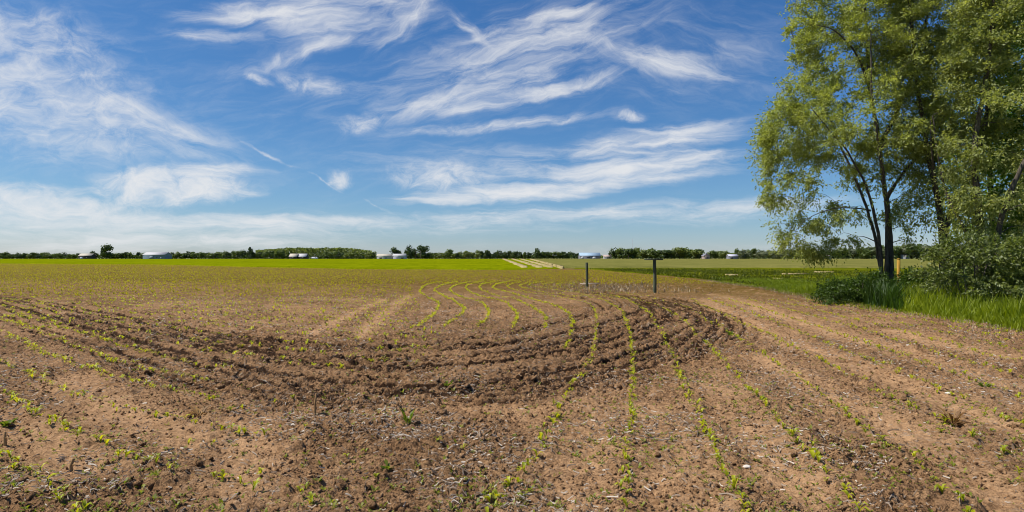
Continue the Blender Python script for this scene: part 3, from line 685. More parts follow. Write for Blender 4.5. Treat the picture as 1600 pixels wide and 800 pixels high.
# dead standing weeds round the posts
DEAD = leaf_mat('dead_weed', (0.20, 0.125, 0.08), (0.50, 0.39, 0.23), .25, (1.05, 1, .9), .02)
n = 4200
x = R.normal(4.8, 2.6, n); y = R.normal(34, 3.4, n)
ok = (y > 29.0) & (x > .8) & (x < 12.5) & (R.random(n) < .35 + vnoise(x * .7, y * .7, 83))
blades('dead_weeds', x[ok], y[ok], (.04 + .17 * R.random(n) ** 2.2)[ok], (.012 + .018 * R.random(n))[ok], DEAD, 'brown dead weeds standing round the two wooden posts', 'dead weeds', .6)
yy_ = 9 + 34 * R.random(9000); x = edge_x(yy_) + .1 - .8 * R.random(9000) ** 2.2
blades('verge_sprigs', x, yy_, .04 + .16 * R.random(9000) ** 2, .006 + .009 * R.random(9000), GRASS, 'short green grass creeping from the verge onto the soil', 'grass', .6)
x = np.concatenate([edge_x(yy_ := 12 + 34 * R.random(5000)) - .1 - .9 * R.random(5000) ** 2]); y = yy_
blades('dry_verge_grass', x, y, .03 + .08 * R.random(5000), .008 + .010 * R.random(5000), DEAD, 'pale dry grass at the soil edge of the verge', 'dry grass', .8)

# ------------------------------------------------------------------ posts and plank
WOOD = plain_mat('weathered_post', (0.032, 0.042, 0.026), (0.125, 0.14, 0.085), 9, .85, .6, (3, 3, .35))
def post(u, v, h, w, lab, top=None):
    x, y = gp(u, v); e = empty('wooden_post', (x, y, float(soil_h(np.array(x), np.array(y)))))
    b = MB(); zz = [-.3, 0.1, h * .4, h * .75, h - .02, h]
    b.tube([(.012 * math.sin(q * 3), .01 * math.cos(q * 4), q) for q in zz], [w * .53, w * .52, w * .5, w * .49, w * .48, w * .42], 12, jit=.06)
    b.build('shaft', WOOD, e, smooth=True)
    if top:
        t = MB(); t.box((-.05, 0, h + .034), (top, .2, .07), .06); t.build('top_board', WOOD, e)
    tag(e, lab, 'post', 'wooden posts in the field')
post(917, 449.5, 1.43, .155, 'dark wooden post standing in bare soil, shorter of the two and plain topped')
post(1023, 458, 1.60, .165, 'taller dark wooden post with a thin flat board across its top', .88)
PALE = plain_mat('bleached_wood', (0.40, 0.30, 0.21), (0.62, 0.50, 0.38), 6, .8, .3, (.3, 4, 4))
x, y = gp(921, 446.5); b = MB(); b.box((0, 0, .14), (1.15, .22, .06), -.05); b.box((-.4, .02, .05), (.09, .18, .12)); b.box((.42, .02, .05), (.09, .18, .12))
tag(b.build('plank', PALE, loc=(x, y, float(soil_h(np.array(x), np.array(y))))), 'pale wooden plank lying at the foot of the shorter post', 'plank')
YEL = plain_mat('yellow_post_wood', (0.24, 0.125, 0.012), (0.42, 0.24, 0.03), 8, .7, .3, (3, 3, .4))
xy = (604 / F * 23.0, 23.0); e = empty('marker_post', (xy[0], xy[1], 0)); b = MB(); b.box((0, 0, .75), (.09, .08, 1.8), .3, .97); b.build('shaft', YEL, e)
b = MB(); b.box((0, 0, 1.68), (.10, .09, .05), .3, .6); b.build('cap', YEL, e); tag(e, 'yellow wooden marker post close beside the multi-stemmed tree', 'post')

# ------------------------------------------------------------------ big trees
BARK = plain_mat('bark', (0.040, 0.034, 0.026), (0.15, 0.125, 0.095), 5, .9, .8, (5, 5, .6))
LEAF_A = leaf_mat('willow_leaf', (0.14, 0.18, 0.03), (0.44, 0.47, 0.13), .5, (1.5, 1.5, .6), .025, .55)
LEAF_B = leaf_mat('elm_leaf', (0.14, 0.18, 0.04), (0.47, 0.49, 0.17), .5, (1.45, 1.45, .6), .025, .55)
LEAF_C = leaf_mat('dark_broad_leaf', (0.055, 0.105, 0.010), (0.20, 0.30, 0.022), .5, (1.6, 1.7, .5), .02, .55)
LEAF_D = leaf_mat('bush_leaf', (0.035, 0.058, 0.010), (0.27, 0.31, 0.075), .40, (1.4, 1.5, .6), .03, .5)
def inpoly(px_, py_, poly):
    x, y = np.asarray(px_), np.asarray(py_); c = np.zeros(x.shape, bool); p = np.array(poly, float); q = np.roll(p, 1, 0)
    for (x1, y1), (x2, y2) in zip(p, q):
        cond = ((y1 > y) != (y2 > y)); xx = (x2 - x1) * (y - y1) / (y2 - y1 + 1e-9) + x1; c ^= cond & (x < xx)
    return c
def polydist(px_, py_, poly):
    p = np.array(poly, float); q = np.roll(p, -1, 0); d = np.full(np.shape(px_), 1e9)
    for a, b in zip(p, q):
        ab = b - a; t = np.clip(((px_ - a[0]) * ab[0] + (py_ - a[1]) * ab[1]) / (ab @ ab + 1e-9), 0, 1)
        d = np.minimum(d, np.hypot(px_ - a[0] - t * ab[0], py_ - a[1] - t * ab[1]))
    return d
def leaves(centres, radii, counts, ll, lw, rng, droop=.5, outward=None):
    V, Rn = [], []
    for c, r, n in zip(centres, radii, counts):
        n = int(n)
        # leaves along a few short drooping sprigs: gives ragged tufts rather than a ball
        ns = max(3, n // 14); d = rng.normal(0, 1, (ns, 3)); d[:, 2] *= .7; d /= np.linalg.norm(d, axis=1)[:, None]
        if outward is not None:
            o = c - outward; o = o / (np.linalg.norm(o) + 1e-6); d = d + .7 * o; d /= np.linalg.norm(d, axis=1)[:, None]
        k = rng.integers(0, ns, n); t = rng.random(n) ** .7
        p = d[k] * (t * r * rng.uniform(.75, 1.25, n))[:, None]; p[:, 2] -= droop * r * t * t * .7
        p = p + rng.normal(0, .10 * r, (n, 3)) + c
        ax = d[k] + rng.normal(0, .6, (n, 3)); ax[:, 2] -= droop * .9; ax /= np.linalg.norm(ax, axis=1)[:, None]
        sd = np.cross(ax, rng.normal(0, 1, (n, 3))); sd /= np.linalg.norm(sd, axis=1)[:, None] + 1e-9
        L_ = ll * rng.uniform(.6, 1.25, n)[:, None]; W_ = lw * rng.uniform(.7, 1.25, n)[:, None]
        nn = np.cross(ax, sd) * L_ * .12
        V.append(np.stack([p, p + ax * L_ * .45 + sd * W_ + nn, p + ax * L_, p + ax * L_ * .45 - sd * W_ + nn], 1).reshape(-1, 3))
        Rn.append(np.repeat(np.clip(rng.random(n) * .75 + .25 * rng.random(), 0, 1), 4))
    V = np.concatenate(V); f = np.arange(len(V)).reshape(-1, 4)
    return V, f, np.concatenate(Rn)
def big_tree(name, label, base, stems, poly, ncl, nleaf, lmat, Y0, depth, ll=.13, lw=.022, seed=1, rcl=(.45, .85), droop=.5, sparse=None, cat='tree', group=None, thin=1.0, zmin=.3):
    """stems: list of (pixel polyline, depth offsets, r0, r1); poly: crown outline in pixels at distance Y0"""
    rng = np.random.default_rng(seed)
    w = lambda u, v, dy=0: np.array([(u - CX) / F * Y0, Y0 + dy, H0 + (CY - v) / F * Y0])
    e = empty(name, (w(*base)[0], Y0, 0)); org = np.array([w(*base)[0], Y0, 0])
    nodes, rad, tips = [], [], []
    tb = MB()
    for pts, dys, r0, r1 in stems:
        P = np.array([w(u, v, d) for (u, v), d in zip(pts, dys)])
        Q = catmull(P, .25)
        Q = Q + np.c_[np.cumsum(rng.normal(0, .012, (len(Q), 2)), 0), np.zeros(len(Q))]
        t = np.linspace(0, 1, len(Q)); rr = r0 + (r1 - r0) * t ** .8; rr[:3] *= np.array([1.5, 1.25, 1.1])[:len(rr[:3])]
        tb.tube(Q - org, rr, 9, jit=.12)
        ok = Q[:, 2] > (1.8 if name != 'bush' else .2); nodes.append(Q[ok]); rad.append(rr[ok])
    nodes = np.concatenate(nodes); rad = np.concatenate(rad)
    # crown clumps
    pl = np.array(poly, float); lo, hi = pl.min(0), pl.max(0); C = []
    while len(C) < ncl:
        u, v = rng.uniform(lo[0], hi[0], 400), rng.uniform(lo[1], hi[1], 400)
        ok = inpoly(u, v, pl); u, v = u[ok], v[ok]
        if sparse is not None: k = rng.random(len(u)) < sparse(u, v); u, v = u[k], v[k]
        dd = polydist(u, v, pl) / F * Y0
        hd = np.minimum(depth, .35 + .95 * dd); dy = hd * np.clip(rng.normal(0, .62, len(u)), -1, 1)
        # perspective: keep the true width, not the pixel
        for a, b, d in zip(u, v, dy): C.append(w(a, b, d))
    C = np.array(C[:ncl]); C = C[C[:, 2] > zmin]
    ctr = np.array([nodes[:, 0].mean(), Y0, nodes[:, 2].mean()])
    order = np.argsort([np.min(np.linalg.norm(nodes - c, axis=1)) for c in C])
    for oi in order:
        c = C[oi]; d = np.linalg.norm(nodes - c, axis=1) + .9 * np.maximum(0, nodes[:, 2] - c[2] + .2) ; k = int(np.argmin(d)); a = nodes[k]
        if np.linalg.norm(a - c) < .15: continue
        mid = (a + c) / 2 + np.array([0, 0, .10 * np.linalg.norm(c - a)]) + rng.normal(0, .05, 3)
        q = catmull(np.array([a, mid, c]), .22); r0 = min(rad[k] * .6, .012 + .014 * np.linalg.norm(c - a)); r0 = max(r0, .008)
        rr = np.linspace(r0, .005, len(q)); tb.tube(q - org, rr, 4, jit=0)
        nodes = np.vstack([nodes, q[1:]]); rad = np.r_[rad, rr[1:]]
    tb.build('trunk', BARK, e, smooth=True)
    V, f, rn = leaves(C - org, rng.uniform(*rcl, len(C)), nleaf * rng.uniform(.6, 1.4, len(C)), ll, lw, rng, droop, ctr - org)
    ok = np.ones(len(f), bool)
    mesh_np('crown', V, f, lmat, e, attrs=dict(rnd=rn))
    tag(e, label, cat, group); return e

T1 = [([(1393, 470), (1391, 380), (1386, 300), (1378, 220), (1368, 140), (1360, 60), (1352, -40), (1348, -110)], [0, 0, .1, .2, .3, .3, .2, .2], .135, .03),
      ([(1377, 470), (1370, 390), (1352, 330), (1330, 287), (1298, 245), (1264, 212), (1236, 182)], [0, -.1, -.4, -.8, -1.2, -1.5, -1.7], .095, .02),
      ([(1383, 470), (1376, 385), (1366, 320), (1350, 260), (1328, 190), (1302, 120), (1280, 60), (1262, 15)], [0, .2, .5, .9, 1.3, 1.6, 1.8, 1.9], .085, .018),
      ([(1386, 470), (1383, 390), (1377, 330), (1362, 285), (1340, 235), (1322, 160), (1318, 80)], [0, -.2, -.5, -1.0, -1.6, -2, -2.2], .10, .02),
      ([(1378, 225), (1398, 180), (1416, 120), (1428, 50), (1432, -40)], [.2, .0, -.4, -.8, -1], .10, .025),
      ([(1386, 310), (1406, 270), (1430, 235), (1445, 190)], [.1, -.3, -.8, -1.2], .08, .02),
      ([(1352, 330), (1320, 328), (1275, 330), (1235, 345), (1212, 365)], [-.4, -.9, -1.3, -1.6, -1.8], .032, .008),
      ([(1368, 140), (1335, 90), (1290, 60), (1255, 55)], [.3, -.3, -.9, -1.3], .07, .015)]
P1 = [(1262, -70), (1238, 0), (1232, 40), (1250, 85), (1258, 110), (1222, 132), (1228, 145), (1190, 178), (1186, 200), (1200, 260), (1202, 330), (1220, 375), (1250, 400), (1300, 402), (1330, 380), (1352, 335), (1385, 345), (1425, 375), (1452, 330), (1462, 200), (1450, 60), (1440, -120), (1350, -170)]
def sp1(u, v):
    s = np.where(v > 255, .50, 1.0); s = np.where((v > 325), .28, s); s = np.where((u > 1340) & (v > 270), .22, s)
    s = np.where(np.hypot((u - 1380) / 26, (v - 165) / 28) < 1, .25, s); return s
big_tree('field_tree', 'tall olive green multi-stemmed tree leaning left over the field edge', (1387, 470), T1, P1, 640, 190, LEAF_A, 26.5, 3.6, .135, .025, 3, (.34, .72), .42, sp1)
T2 = [([(1474, 470), (1470, 340), (1462, 260), (1448, 180), (1436, 100), (1428, 10), (1424, -90)], [0, 0, .2, .3, .3, .3, .3], .16, .035),
      ([(1472, 470), (1478, 345), (1496, 290), (1510, 220), (1520, 130), (1524, 30), (1520, -70)], [0, -.1, -.4, -.8, -1, -1.1, -1.1], .13, .03),
      ([(1470, 340), (1450, 290), (1432, 250), (1420, 200)], [0, -.5, -1, -1.4], .07, .02),
      ([(1462, 260), (1480, 200), (1490, 130), (1486, 50)], [.2, .8, 1.2, 1.4], .08, .02)]
P2 = [(1420, -140), (1395, 0), (1388, 90), (1400, 170), (1420, 240), (1440, 330), (1470, 350), (1500, 330), (1540, 250), (1560, 120), (1560, -20), (1520, -160)]
def sp2(u, v):
    s = np.where(v > 215, .34, 1.0); return np.where(np.hypot((u - 1485) / 24, (v - 165) / 26) < 1, .25, s)
big_tree('field_tree', 'tall tree with two forked trunks just right of the leaning multi-stemmed tree', (1473, 470), T2, P2, 390, 185, LEAF_B, 25.5, 3.2, .13, .027, 5, (.45, .85), .5, sp2)
T3 = [([(1545, 480), (1538, 380), (1530, 300), (1534, 220), (1552, 130), (1560, 20), (1562, -90)], [0, 0, 0, .2, .3, .2, .2], .17, .03),
      ([(1543, 480), (1546, 380), (1562, 290), (1590, 200), (1604, 100), (1608, 0)], [0, -.3, -.7, -1, -1.1, -1.2], .12, .03),
      ([(1541, 480), (1526, 380), (1506, 310), (1495, 240), (1492, 170)], [0, .3, .7, 1, 1.2], .09, .02)]
P3 = [(1560, -170), (1510, -20), (1488, 90), (1480, 190), (1488, 270), (1500, 350), (1540, 410), (1600, 420), (1650, 330), (1680, 150), (1660, -60), (1610, -170)]
big_tree('field_tree', 'slender tall tree with pale branches at the right edge, behind the grey-green bush', (1543, 480), T3, P3, 350, 180, LEAF_B, 23.0, 3.2, .125, .028, 7, (.42, .8), .45)
T4 = [([(1690, 480), (1685, 330), (1680, 200), (1670, 60), (1668, -90)], [0] * 5, .22, .04), ([(1690, 480), (1660, 330), (1625, 240), (1600, 170)], [0, -.4, -.9, -1.3], .12, .03), ([(1688, 400), (1730, 280), (1760, 150)], [0, .3, .5], .12, .03)]
P4 = [(1660, -180), (1600, -60), (1578, 20), (1570, 140), (1560, 260), (1560, 360), (1600, 440), (1700, 460), (1800, 400), (1840, 200), (1800, -40), (1740, -180)]
big_tree('field_tree', 'dense dark green broad-leaved tree filling the top right corner', (1690, 480), T4, P4, 420, 170, LEAF_C, 26.0, 4.0, .15, .045, 9, (.5, .95), .4)
T5 = [([(1560, 470), (1550, 340), (1545, 220), (1540, 100), (1538, -20)], [0] * 5, .2, .04), ([(1558, 440), (1520, 300), (1500, 200)], [0, .4, .8], .1, .02), ([(1560, 440), (1600, 300), (1620, 180)], [0, .4, .8], .1, .02)]
P5 = [(1540, -40), (1490, 60), (1470, 180), (1480, 300), (1490, 400), (1560, 430), (1650, 420), (1680, 200), (1640, 20), (1590, -40)]
big_tree('field_tree', 'dark leafy tree standing behind the others in the shade of the copse', (1560, 470), T5, P5, 240, 120, LEAF_C, 31.0, 3.4, .15, .045, 15, (.5, .95), .4)
# bushes under the trees
def bush(label, u0, u1, vt, vb, Y0, depth, mat, seed, ncl, nleaf, ll=.08, lw=.02, group=None):
    um = (u0 + u1) / 2; hw = (u1 - u0) / 2
    poly = [(u0, vb), (u0 - 2, vb - .35 * (vb - vt)), (u0 + .25 * hw, vt + .3 * (vb - vt)), (um - .3 * hw, vt + 6), (um + .1 * hw, vt), (um + .55 * hw, vt + .12 * (vb - vt)), (u1, vt + .45 * (vb - vt)), (u1 + 2, vb)]
    rg = np.random.default_rng(seed + 500); poly = [(a + rg.normal(0, .07) * hw, b_ if b_ >= vb else b_ + rg.normal(0, .10) * (vb - vt)) for a, b_ in poly]
    st = [([(um + k * .15 * hw, vb + 4), (um + k * .3 * hw, vb - .35 * (vb - vt)), (um + k * .6 * hw, vb - .75 * (vb - vt))], [0, .1 * k, .3 * k], .03, .008) for k in (-1.2, -.5, .2, .9)]
    big_tree('bush', label, (um, vb), st, poly, ncl, nleaf, mat, Y0, depth, ll, lw, seed, (.22, .5), .3, None, 'bush', group, zmin=.12)
bush('large grey-green bush in front of the slender tree at the right edge', 1452, 1585, 362, 486, 19.5, 1.6, LEAF_D, 21, 170, 90, .105, .026)
bush('grey-green bush half cut off by the right edge of the photo', 1570, 1690, 380, 496, 19.0, 1.5, LEAF_D, 22, 130, 85, .105, .026)
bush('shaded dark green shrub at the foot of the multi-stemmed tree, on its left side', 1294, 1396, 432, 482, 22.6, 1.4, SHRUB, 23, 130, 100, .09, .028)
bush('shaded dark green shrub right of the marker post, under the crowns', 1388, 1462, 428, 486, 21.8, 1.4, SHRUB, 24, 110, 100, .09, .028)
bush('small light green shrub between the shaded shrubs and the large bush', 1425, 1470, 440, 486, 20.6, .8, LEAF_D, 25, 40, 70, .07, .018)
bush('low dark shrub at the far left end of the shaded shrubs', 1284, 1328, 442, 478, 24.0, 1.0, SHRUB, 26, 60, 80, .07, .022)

# ------------------------------------------------------------------ far tree line
FT = [leaf_mat('far_leaf_mid', (0.040, 0.070, 0.014), (0.15, 0.19, 0.035), .3, None, .03), leaf_mat('far_leaf_dark', (0.022, 0.042, 0.012), (0.080, 0.115, 0.025), .3, None, .03),
      leaf_mat('far_leaf_pale', (0.075, 0.10, 0.025), (0.21, 0.24, 0.06), .3, None, .03), leaf_mat('far_leaf_grey', (0.07, 0.085, 0.045), (0.17, 0.19, 0.09), .3, None, .03)]
def far_crown(seed, kind):
    rng = np.random.default_rng(seed); nl = 9; C = []; r = []
    for i in range(nl):
        if kind == 'spruce': z = .12 + .86 * i / nl; a = rng.random() * 6.28; q = .30 * (1 - z) ; C.append((q * math.cos(a), q * math.sin(a), z)); r.append(.30 * (1.05 - z) + .04)
        elif kind == 'tall': z = rng.uniform(.25, .85); a = rng.random() * 6.28; q = .22 * rng.random(); C.append((q * math.cos(a), q * math.sin(a), z)); r.append(rng.uniform(.13, .22))
        else: z = rng.uniform(.28, .80); a = rng.random() * 6.28; q = .38 * rng.random() ** .6 * (1 - abs(z - .5)); C.append((q * math.cos(a), q * math.sin(a), z)); r.append(rng.uniform(.16, .27))
    V, Rn = [], []
    for c, q in zip(C, r):
        n = 70; d = rng.normal(0, 1, (n, 3)); d /= np.linalg.norm(d, axis=1)[:, None]; p = np.array(c) + d * q * rng.uniform(.55, 1.08, (n, 1))
        t = np.cross(d, rng.normal(0, 1, (n, 3))); t /= np.linalg.norm(t, axis=1)[:, None]; b = np.cross(d, t) + .3 * rng.normal(0, 1, (n, 3)); s = rng.uniform(.035, .075, (n, 1))
        V.append(np.stack([p - t * s, p - b * s * .8, p + t * s, p + b * s * .8 + d * s * .4], 1).reshape(-1, 3)); Rn.append(np.repeat(np.clip(rng.random(n) * .6 + .4 * rng.random(), 0, 1), 4))
    V = np.concatenate(V); V[:, 2] = np.maximum(V[:, 2], .04); return V, np.arange(len(V)).reshape(-1, 4), np.concatenate(Rn)
kinds = ['round', 'round', 'round', 'tall', 'spruce', 'round']
cr_me = {}
tr_me = None
def far_tree(u, h, Y0, kind, mi, label, group=None, wide=1.0):
    global tr_me
    x = (u - CX) / F * Y0
    e = empty('far_tree', (x, Y0, -.35), random.random() * 6.28)
    key = (kind, random.randrange(4), mi)
    if key not in cr_me:
        V, f, rn = far_crown(hash_k(key), kind); o = mesh_np('crown', V, f, FT[mi], e, attrs=dict(rnd=rn)); cr_me[key] = o
    else:
        o = cr_me[key].copy(); COL.objects.link(o); o.parent = e
    if tr_me is None:
        b = MB(); b.tube([(0, 0, 0), (.01, 0, .25), (0, .01, .5), (0, 0, .72)], [.030, .024, .018, .008], 7, jit=.1); b.tube([(0, 0, .3), (.1, .03, .45), (.17, .06, .6)], [.012, .009, .004], 5); b.tube([(0, 0, .34), (-.08, -.05, .48), (-.15, -.05, .62)], [.012, .009, .004], 5)
        t = b.build('trunk', BARK, e); tr_me = t
    else: t = tr_me.copy(); COL.objects.link(t); t.parent = e
    e.scale = (h * wide, h * wide, h); tag(e, label, 'tree', group)
def hash_k(k): return sum(ord(c) for c in k[0]) * 7 + k[1] * 131 + k[2] * 17
def seg(u0, u1, top0, top1, Y0, mis, step, place, wide=1.1, jit=.22):
    u = u0
    while u < u1:
        t = (u - u0) / (u1 - u0); vt = top0 + (top1 - top0) * t
        Yd = Y0 + random.uniform(-12, 25); h = ((CY - vt) / F * Yd + H0 + .35) * random.uniform(1 - jit, 1 + jit * .5)
        kd = random.choice(['round', 'round', 'round', 'tall']); mi = random.choice(mis)
        far_tree(u, h, Yd, kd, mi, 'leafy tree in the far treeline ' + place, 'far trees ' + place, wide * random.uniform(.85, 1.5))
        u += step * random.uniform(0.55, .95)
seg(-60, 126, 394.5, 394.5, 660, [0, 0, 1], 8, 'left of the small cream roofed shed')
seg(170, 228, 394.5, 394, 660, [0, 1, 1, 0], 7.5, 'between the lone tall tree and the blue grey barn')
seg(264, 388, 394.5, 391, 660, [0, 0, 1], 7.5, 'between the blue grey barn and the dark spruce')
seg(396, 452, 391, 392, 655, [1, 0, 1], 8, 'between the dark spruce and the twin white sheds')
seg(500, 590, 393, 393, 655, [1, 0, 2], 8, 'left of the long white shed')
seg(638, 760, 393, 391.5, 660, [0, 1, 0, 2], 8, 'right of the long white shed, before the sandy strips')
seg(760, 904, 391.5, 393, 660, [1, 0, 1], 8, 'behind the sandy strips, left of the pale blue hall')
seg(962, 1096, 388, 389, 600, [0, 2, 0, 1], 9, 'in the dense grove right of the pale blue hall', 1.2)
seg(1108, 1138, 392, 391, 640, [0, 2], 7, 'between the pinkish house and the grey shed')
seg(1152, 1272, 389, 388, 560, [3, 0, 2, 3], 9, 'right of the grey shed, left of the field trees', 1.15)
seg(1296, 1460, 389, 380, 560, [0, 3, 0], 9, 'seen under the crowns of the field trees', 1.2)
seg(1460, 1700, 384, 384, 560, [0, 3, 0], 16, 'hidden behind the copse at the right', 1.2)
def single(u, vt, Y0, kind, mi, label, wide=1.0): far_tree(u, (CY - vt) / F * Y0 + H0 + .35, Y0, kind, mi, label, None, wide)
single(166, 381, 640, 'round', 1, 'lone tall dark tree with a lopsided crown beside the small cream roofed shed', .85)
single(160, 387, 642, 'tall', 1, 'thin dark tree leaning against the lone tall tree by the cream roofed shed', .7)
single(145, 391, 645, 'round', 1, 'low rounded dark tree just right of the small cream roofed shed', 1.1)
single(391, 385.5, 640, 'spruce', 1, 'dark narrow spruce rising alone above the left treeline', .85)
single(616, 384.5, 650, 'round', 1, 'rounded dark tree behind the long white shed', 1.05)
single(641, 383, 650, 'round', 1, 'tall dark tree at the right end of the long white shed', 1.0)
single(661, 382.5, 650, 'round', 1, 'second tall dark tree right of the long white shed', 1.0)
single(703, 389, 650, 'round', 0, 'broad mid green tree standing a little above the treeline near the middle', 1.3)
single(840, 387.5, 650, 'tall', 1, 'thin tall tree above the treeline behind the sandy strips', .9)
single(1062, 384.5, 590, 'round', 2, 'highest pale green tree of the grove right of the pale blue hall', 1.5)
# woods that read as one mass
def mass(name, label, u0, u1, tops, Y0, n, mi, size, cat, dep=60):
    u = R.uniform(u0, u1, n); vt = np.interp(u, [t[0] for t in tops], [t[1] for t in tops]) + 1.6 * (vnoise(u * .16, u * 0, 95) - .3) + 1.0 * (vnoise(u * .5, u * 0, 96) - .5)
    Y = Y0 + dep * R.random(n); zt = (CY - vt) / F * Y0 + H0; z = zt * (1 - R.random(n) ** 1.6 * .98) - .3 + .0 * Y
    P = np.stack([(u - CX) / F * Y, Y, z], -1); d = R.normal(0, 1, (n, 3)); d /= np.linalg.norm(d, axis=1)[:, None]; t = np.cross(d, R.normal(0, 1, (n, 3))); t /= np.linalg.norm(t, axis=1)[:, None]; b = np.cross(d, t); s = size * R.uniform(.5, 1.2, (n, 1))
    V = np.stack([P - t * s, P - b * s * .7, P + t * s, P + b * s * .7 + d * s * .3], 1).reshape(-1, 3)
    rn = np.clip(.5 * R.random(n) + .5 * vnoise(u * .25, z * .2, 97), 0, 1)
    o = mesh_np(name, V, np.arange(len(V)).reshape(-1, 4), FT[mi], attrs=dict(rnd=np.repeat(rn, 4))); tag(o, label, cat, kind='stuff')
mass('distant_wood', 'pale green wood far behind the white sheds, reading as one mass', 400, 580, [(400, 391), (440, 387.5), (540, 387), (580, 392)], 900, 5200, 2, 2.0, 'wood')
mass('distant_wood', 'thin line of woods on the horizon behind all the farm buildings', -120, 1720, [(-120, 398), (250, 398), (700, 397), (900, 399.5), (950, 399.5), (1150, 395), (1720, 394)], 1200, 16000, 0, 2.4, 'wood', 100)
for (a, b, nn) in ((-90, 229, 3200), (264, 589, 3300), (636, 903, 2700), (956, 1272, 3200), (1296, 1720, 3600)):
    mass('undergrowth', 'dark undergrowth along the foot of the far treeline', a, b, [(a, 398.8), (b, 398.8)], 668, nn, 1, 1.0, 'undergrowth', 14)

# ------------------------------------------------------------------ far farm buildings
def fmat(name, c): return plain_mat(name, tuple(.85 * q for q in c), c, .6, .7)
def farm(name, label, u0, u1, vt, ve, Y0, wall, roof, depth=9.0, doors=(), windows=(), door_c=(.05, .05, .06), cat='barn', chim=False, gable=False):
    s = Y0 / F; x0, x1 = (u0 - CX) * s, (u1 - CX) * s; w = x1 - x0; zr = (CY - vt) * s + H0 + .35; ze = (CY - ve) * s + H0 + .35
    e = empty(name, ((x0 + x1) / 2, Y0, -.35)); hw = w / 2; d = depth / 2
    b = MB()
    if not gable:
        v = [(-hw, -d, 0), (hw, -d, 0), (hw, d, 0), (-hw, d, 0), (-hw, -d, ze), (hw, -d, ze), (hw, d, ze), (-hw, d, ze), (-hw, 0, zr - .15), (hw, 0, zr - .15)]
        f = [(0, 1, 5, 4), (2, 3, 7, 6), (1, 2, 6, 5), (3, 0, 4, 7), (5, 6, 9, 9), (7, 4, 8, 8)]
        b.add(v, f); b.build('wall', wall, e)
        r = MB(); o = .4
        for sg in (-1, 1):
            A = np.array([(-hw - o, sg * (d + o), ze - .12), (hw + o, sg * (d + o), ze - .12), (hw + o, 0, zr), (-hw - o, 0, zr)]); B = A + np.array([0, 0, .18])
            r.add(np.vstack([A, B]), [(0, 1, 2, 3), (4, 5, 6, 7), (0, 1, 5, 4), (1, 2, 6, 5), (2, 3, 7, 6), (3, 0, 4, 7)])
    else:
        v = [(-hw, -d, 0), (hw, -d, 0), (hw, d, 0), (-hw, d, 0), (-hw, -d, ze), (hw, -d, ze), (hw, d, ze), (-hw, d, ze), (0, -d, zr - .15), (0, d, zr - .15)]
        b.add(v, [(0, 1, 5, 4), (2, 3, 7, 6), (1, 2, 6, 5), (3, 0, 4, 7), (4, 5, 8, 8), (6, 7, 9, 9)]); b.build('wall', wall, e)
        r = MB(); o = .4
        for sg in (-1, 1):
            A = np.array([(sg * (hw + o), -d - o, ze - .12), (sg * (hw + o), d + o, ze - .12), (0, d + o, zr), (0, -d - o, zr)]); B = A + np.array([0, 0, .18])
            r.add(np.vstack([A, B]), [(0, 1, 2, 3), (4, 5, 6, 7), (0, 1, 5, 4), (1, 2, 6, 5), (2, 3, 7, 6), (3, 0, 4, 7)])
    ro = r.build('roof', roof, e)
    if chim:
        c = MB(); c.box((hw * .4, .4, zr + .3), (.7, .7, 1.6)); c.build('chimney', M_DARK, ro)
    for (p, dw, dh) in doors:
        q = MB(); q.box((p * hw, -d - .05, dh / 2 + .02), (dw, .1, dh)); q.build('door', fm['door'] if door_c is None else fmat('door', door_c), e)
    for (p, zc, ww, wh) in windows:
        q = MB(); q.box((p * hw, -d - .04, zc), (ww, .08, wh)); q.build('window', M_DARK, e)
    tag(e, label, cat); return e
fm = {}
M_DARK = plain_mat('dark_glass', (0.02, 0.025, 0.03), (0.06, 0.07, 0.08), 1, .3)
CREAM, WHITE, BLUEG, LAV = fmat('cream_sheet', (.46, .42, .34)), fmat('white_sheet', (.46, .46, .46)), fmat('blue_grey_sheet', (.20, .27, .33)), fmat('lavender_sheet', (.50, .50, .58))
PBLUE, DARKW, PINK, GREYS = fmat('pale_blue_sheet', (.32, .44, .54)), fmat('dark_board', (.06, .055, .06)), fmat('pink_render', (.42, .33, .29)), fmat('grey_sheet', (.26, .26, .30))
farm('shed', 'small shed with a cream roof and dark open front near the lone tall tree', 127, 146.5, 396.4, 399.6, 628, DARKW, CREAM, 8, [(-.55, 3, 2.4)], [(.3, 1.6, 2.6, 1.2)], (.45, .5, .62))
farm('barn', 'large blue grey metal barn with a pale roof in the left treeline', 229.5, 263, 394.2, 398.2, 622, BLUEG, WHITE, 14, [(-.2, 4.5, 3.4), (.68, 2.2, 2.2)], [(.3, 2.2, 1.2, .8)], (.20, .25, .30))
farm('shed', 'left one of the twin white roofed sheds below the pale wood', 454, 465.5, 396.6, 401, 625, DARKW, CREAM, 8, [(0, 3, 2.2)])
farm('shed', 'right one of the twin white roofed sheds below the pale wood', 467.5, 480, 396.6, 401, 627, DARKW, WHITE, 8, [(.2, 3, 2.2)])
farm('shed', 'long low white shed, cream at its left end, under the dark rounded tree', 590, 614, 397, 399.8, 627, WHITE, CREAM, 8, [(-.5, 2.4, 2)], [(.2, 1.4, 2, .8)])
farm('shed', 'bright lavender white shed under the tall dark trees', 615, 634.5, 396.8, 399.4, 624, LAV, WHITE, 8, [(.5, 2.6, 2)], [(-.3, 1.4, 2, .8)])
farm('hall', 'wide pale blue metal hall in the gap of the treeline', 905, 936.5, 395.0, 399.5, 640, GREYS, PBLUE, 16, [(-.75, 3.2, 2.8), (.4, 4, 2.6)], [(-.2, 1.8, 3, 1)], (.6, .6, .6), 'hall')
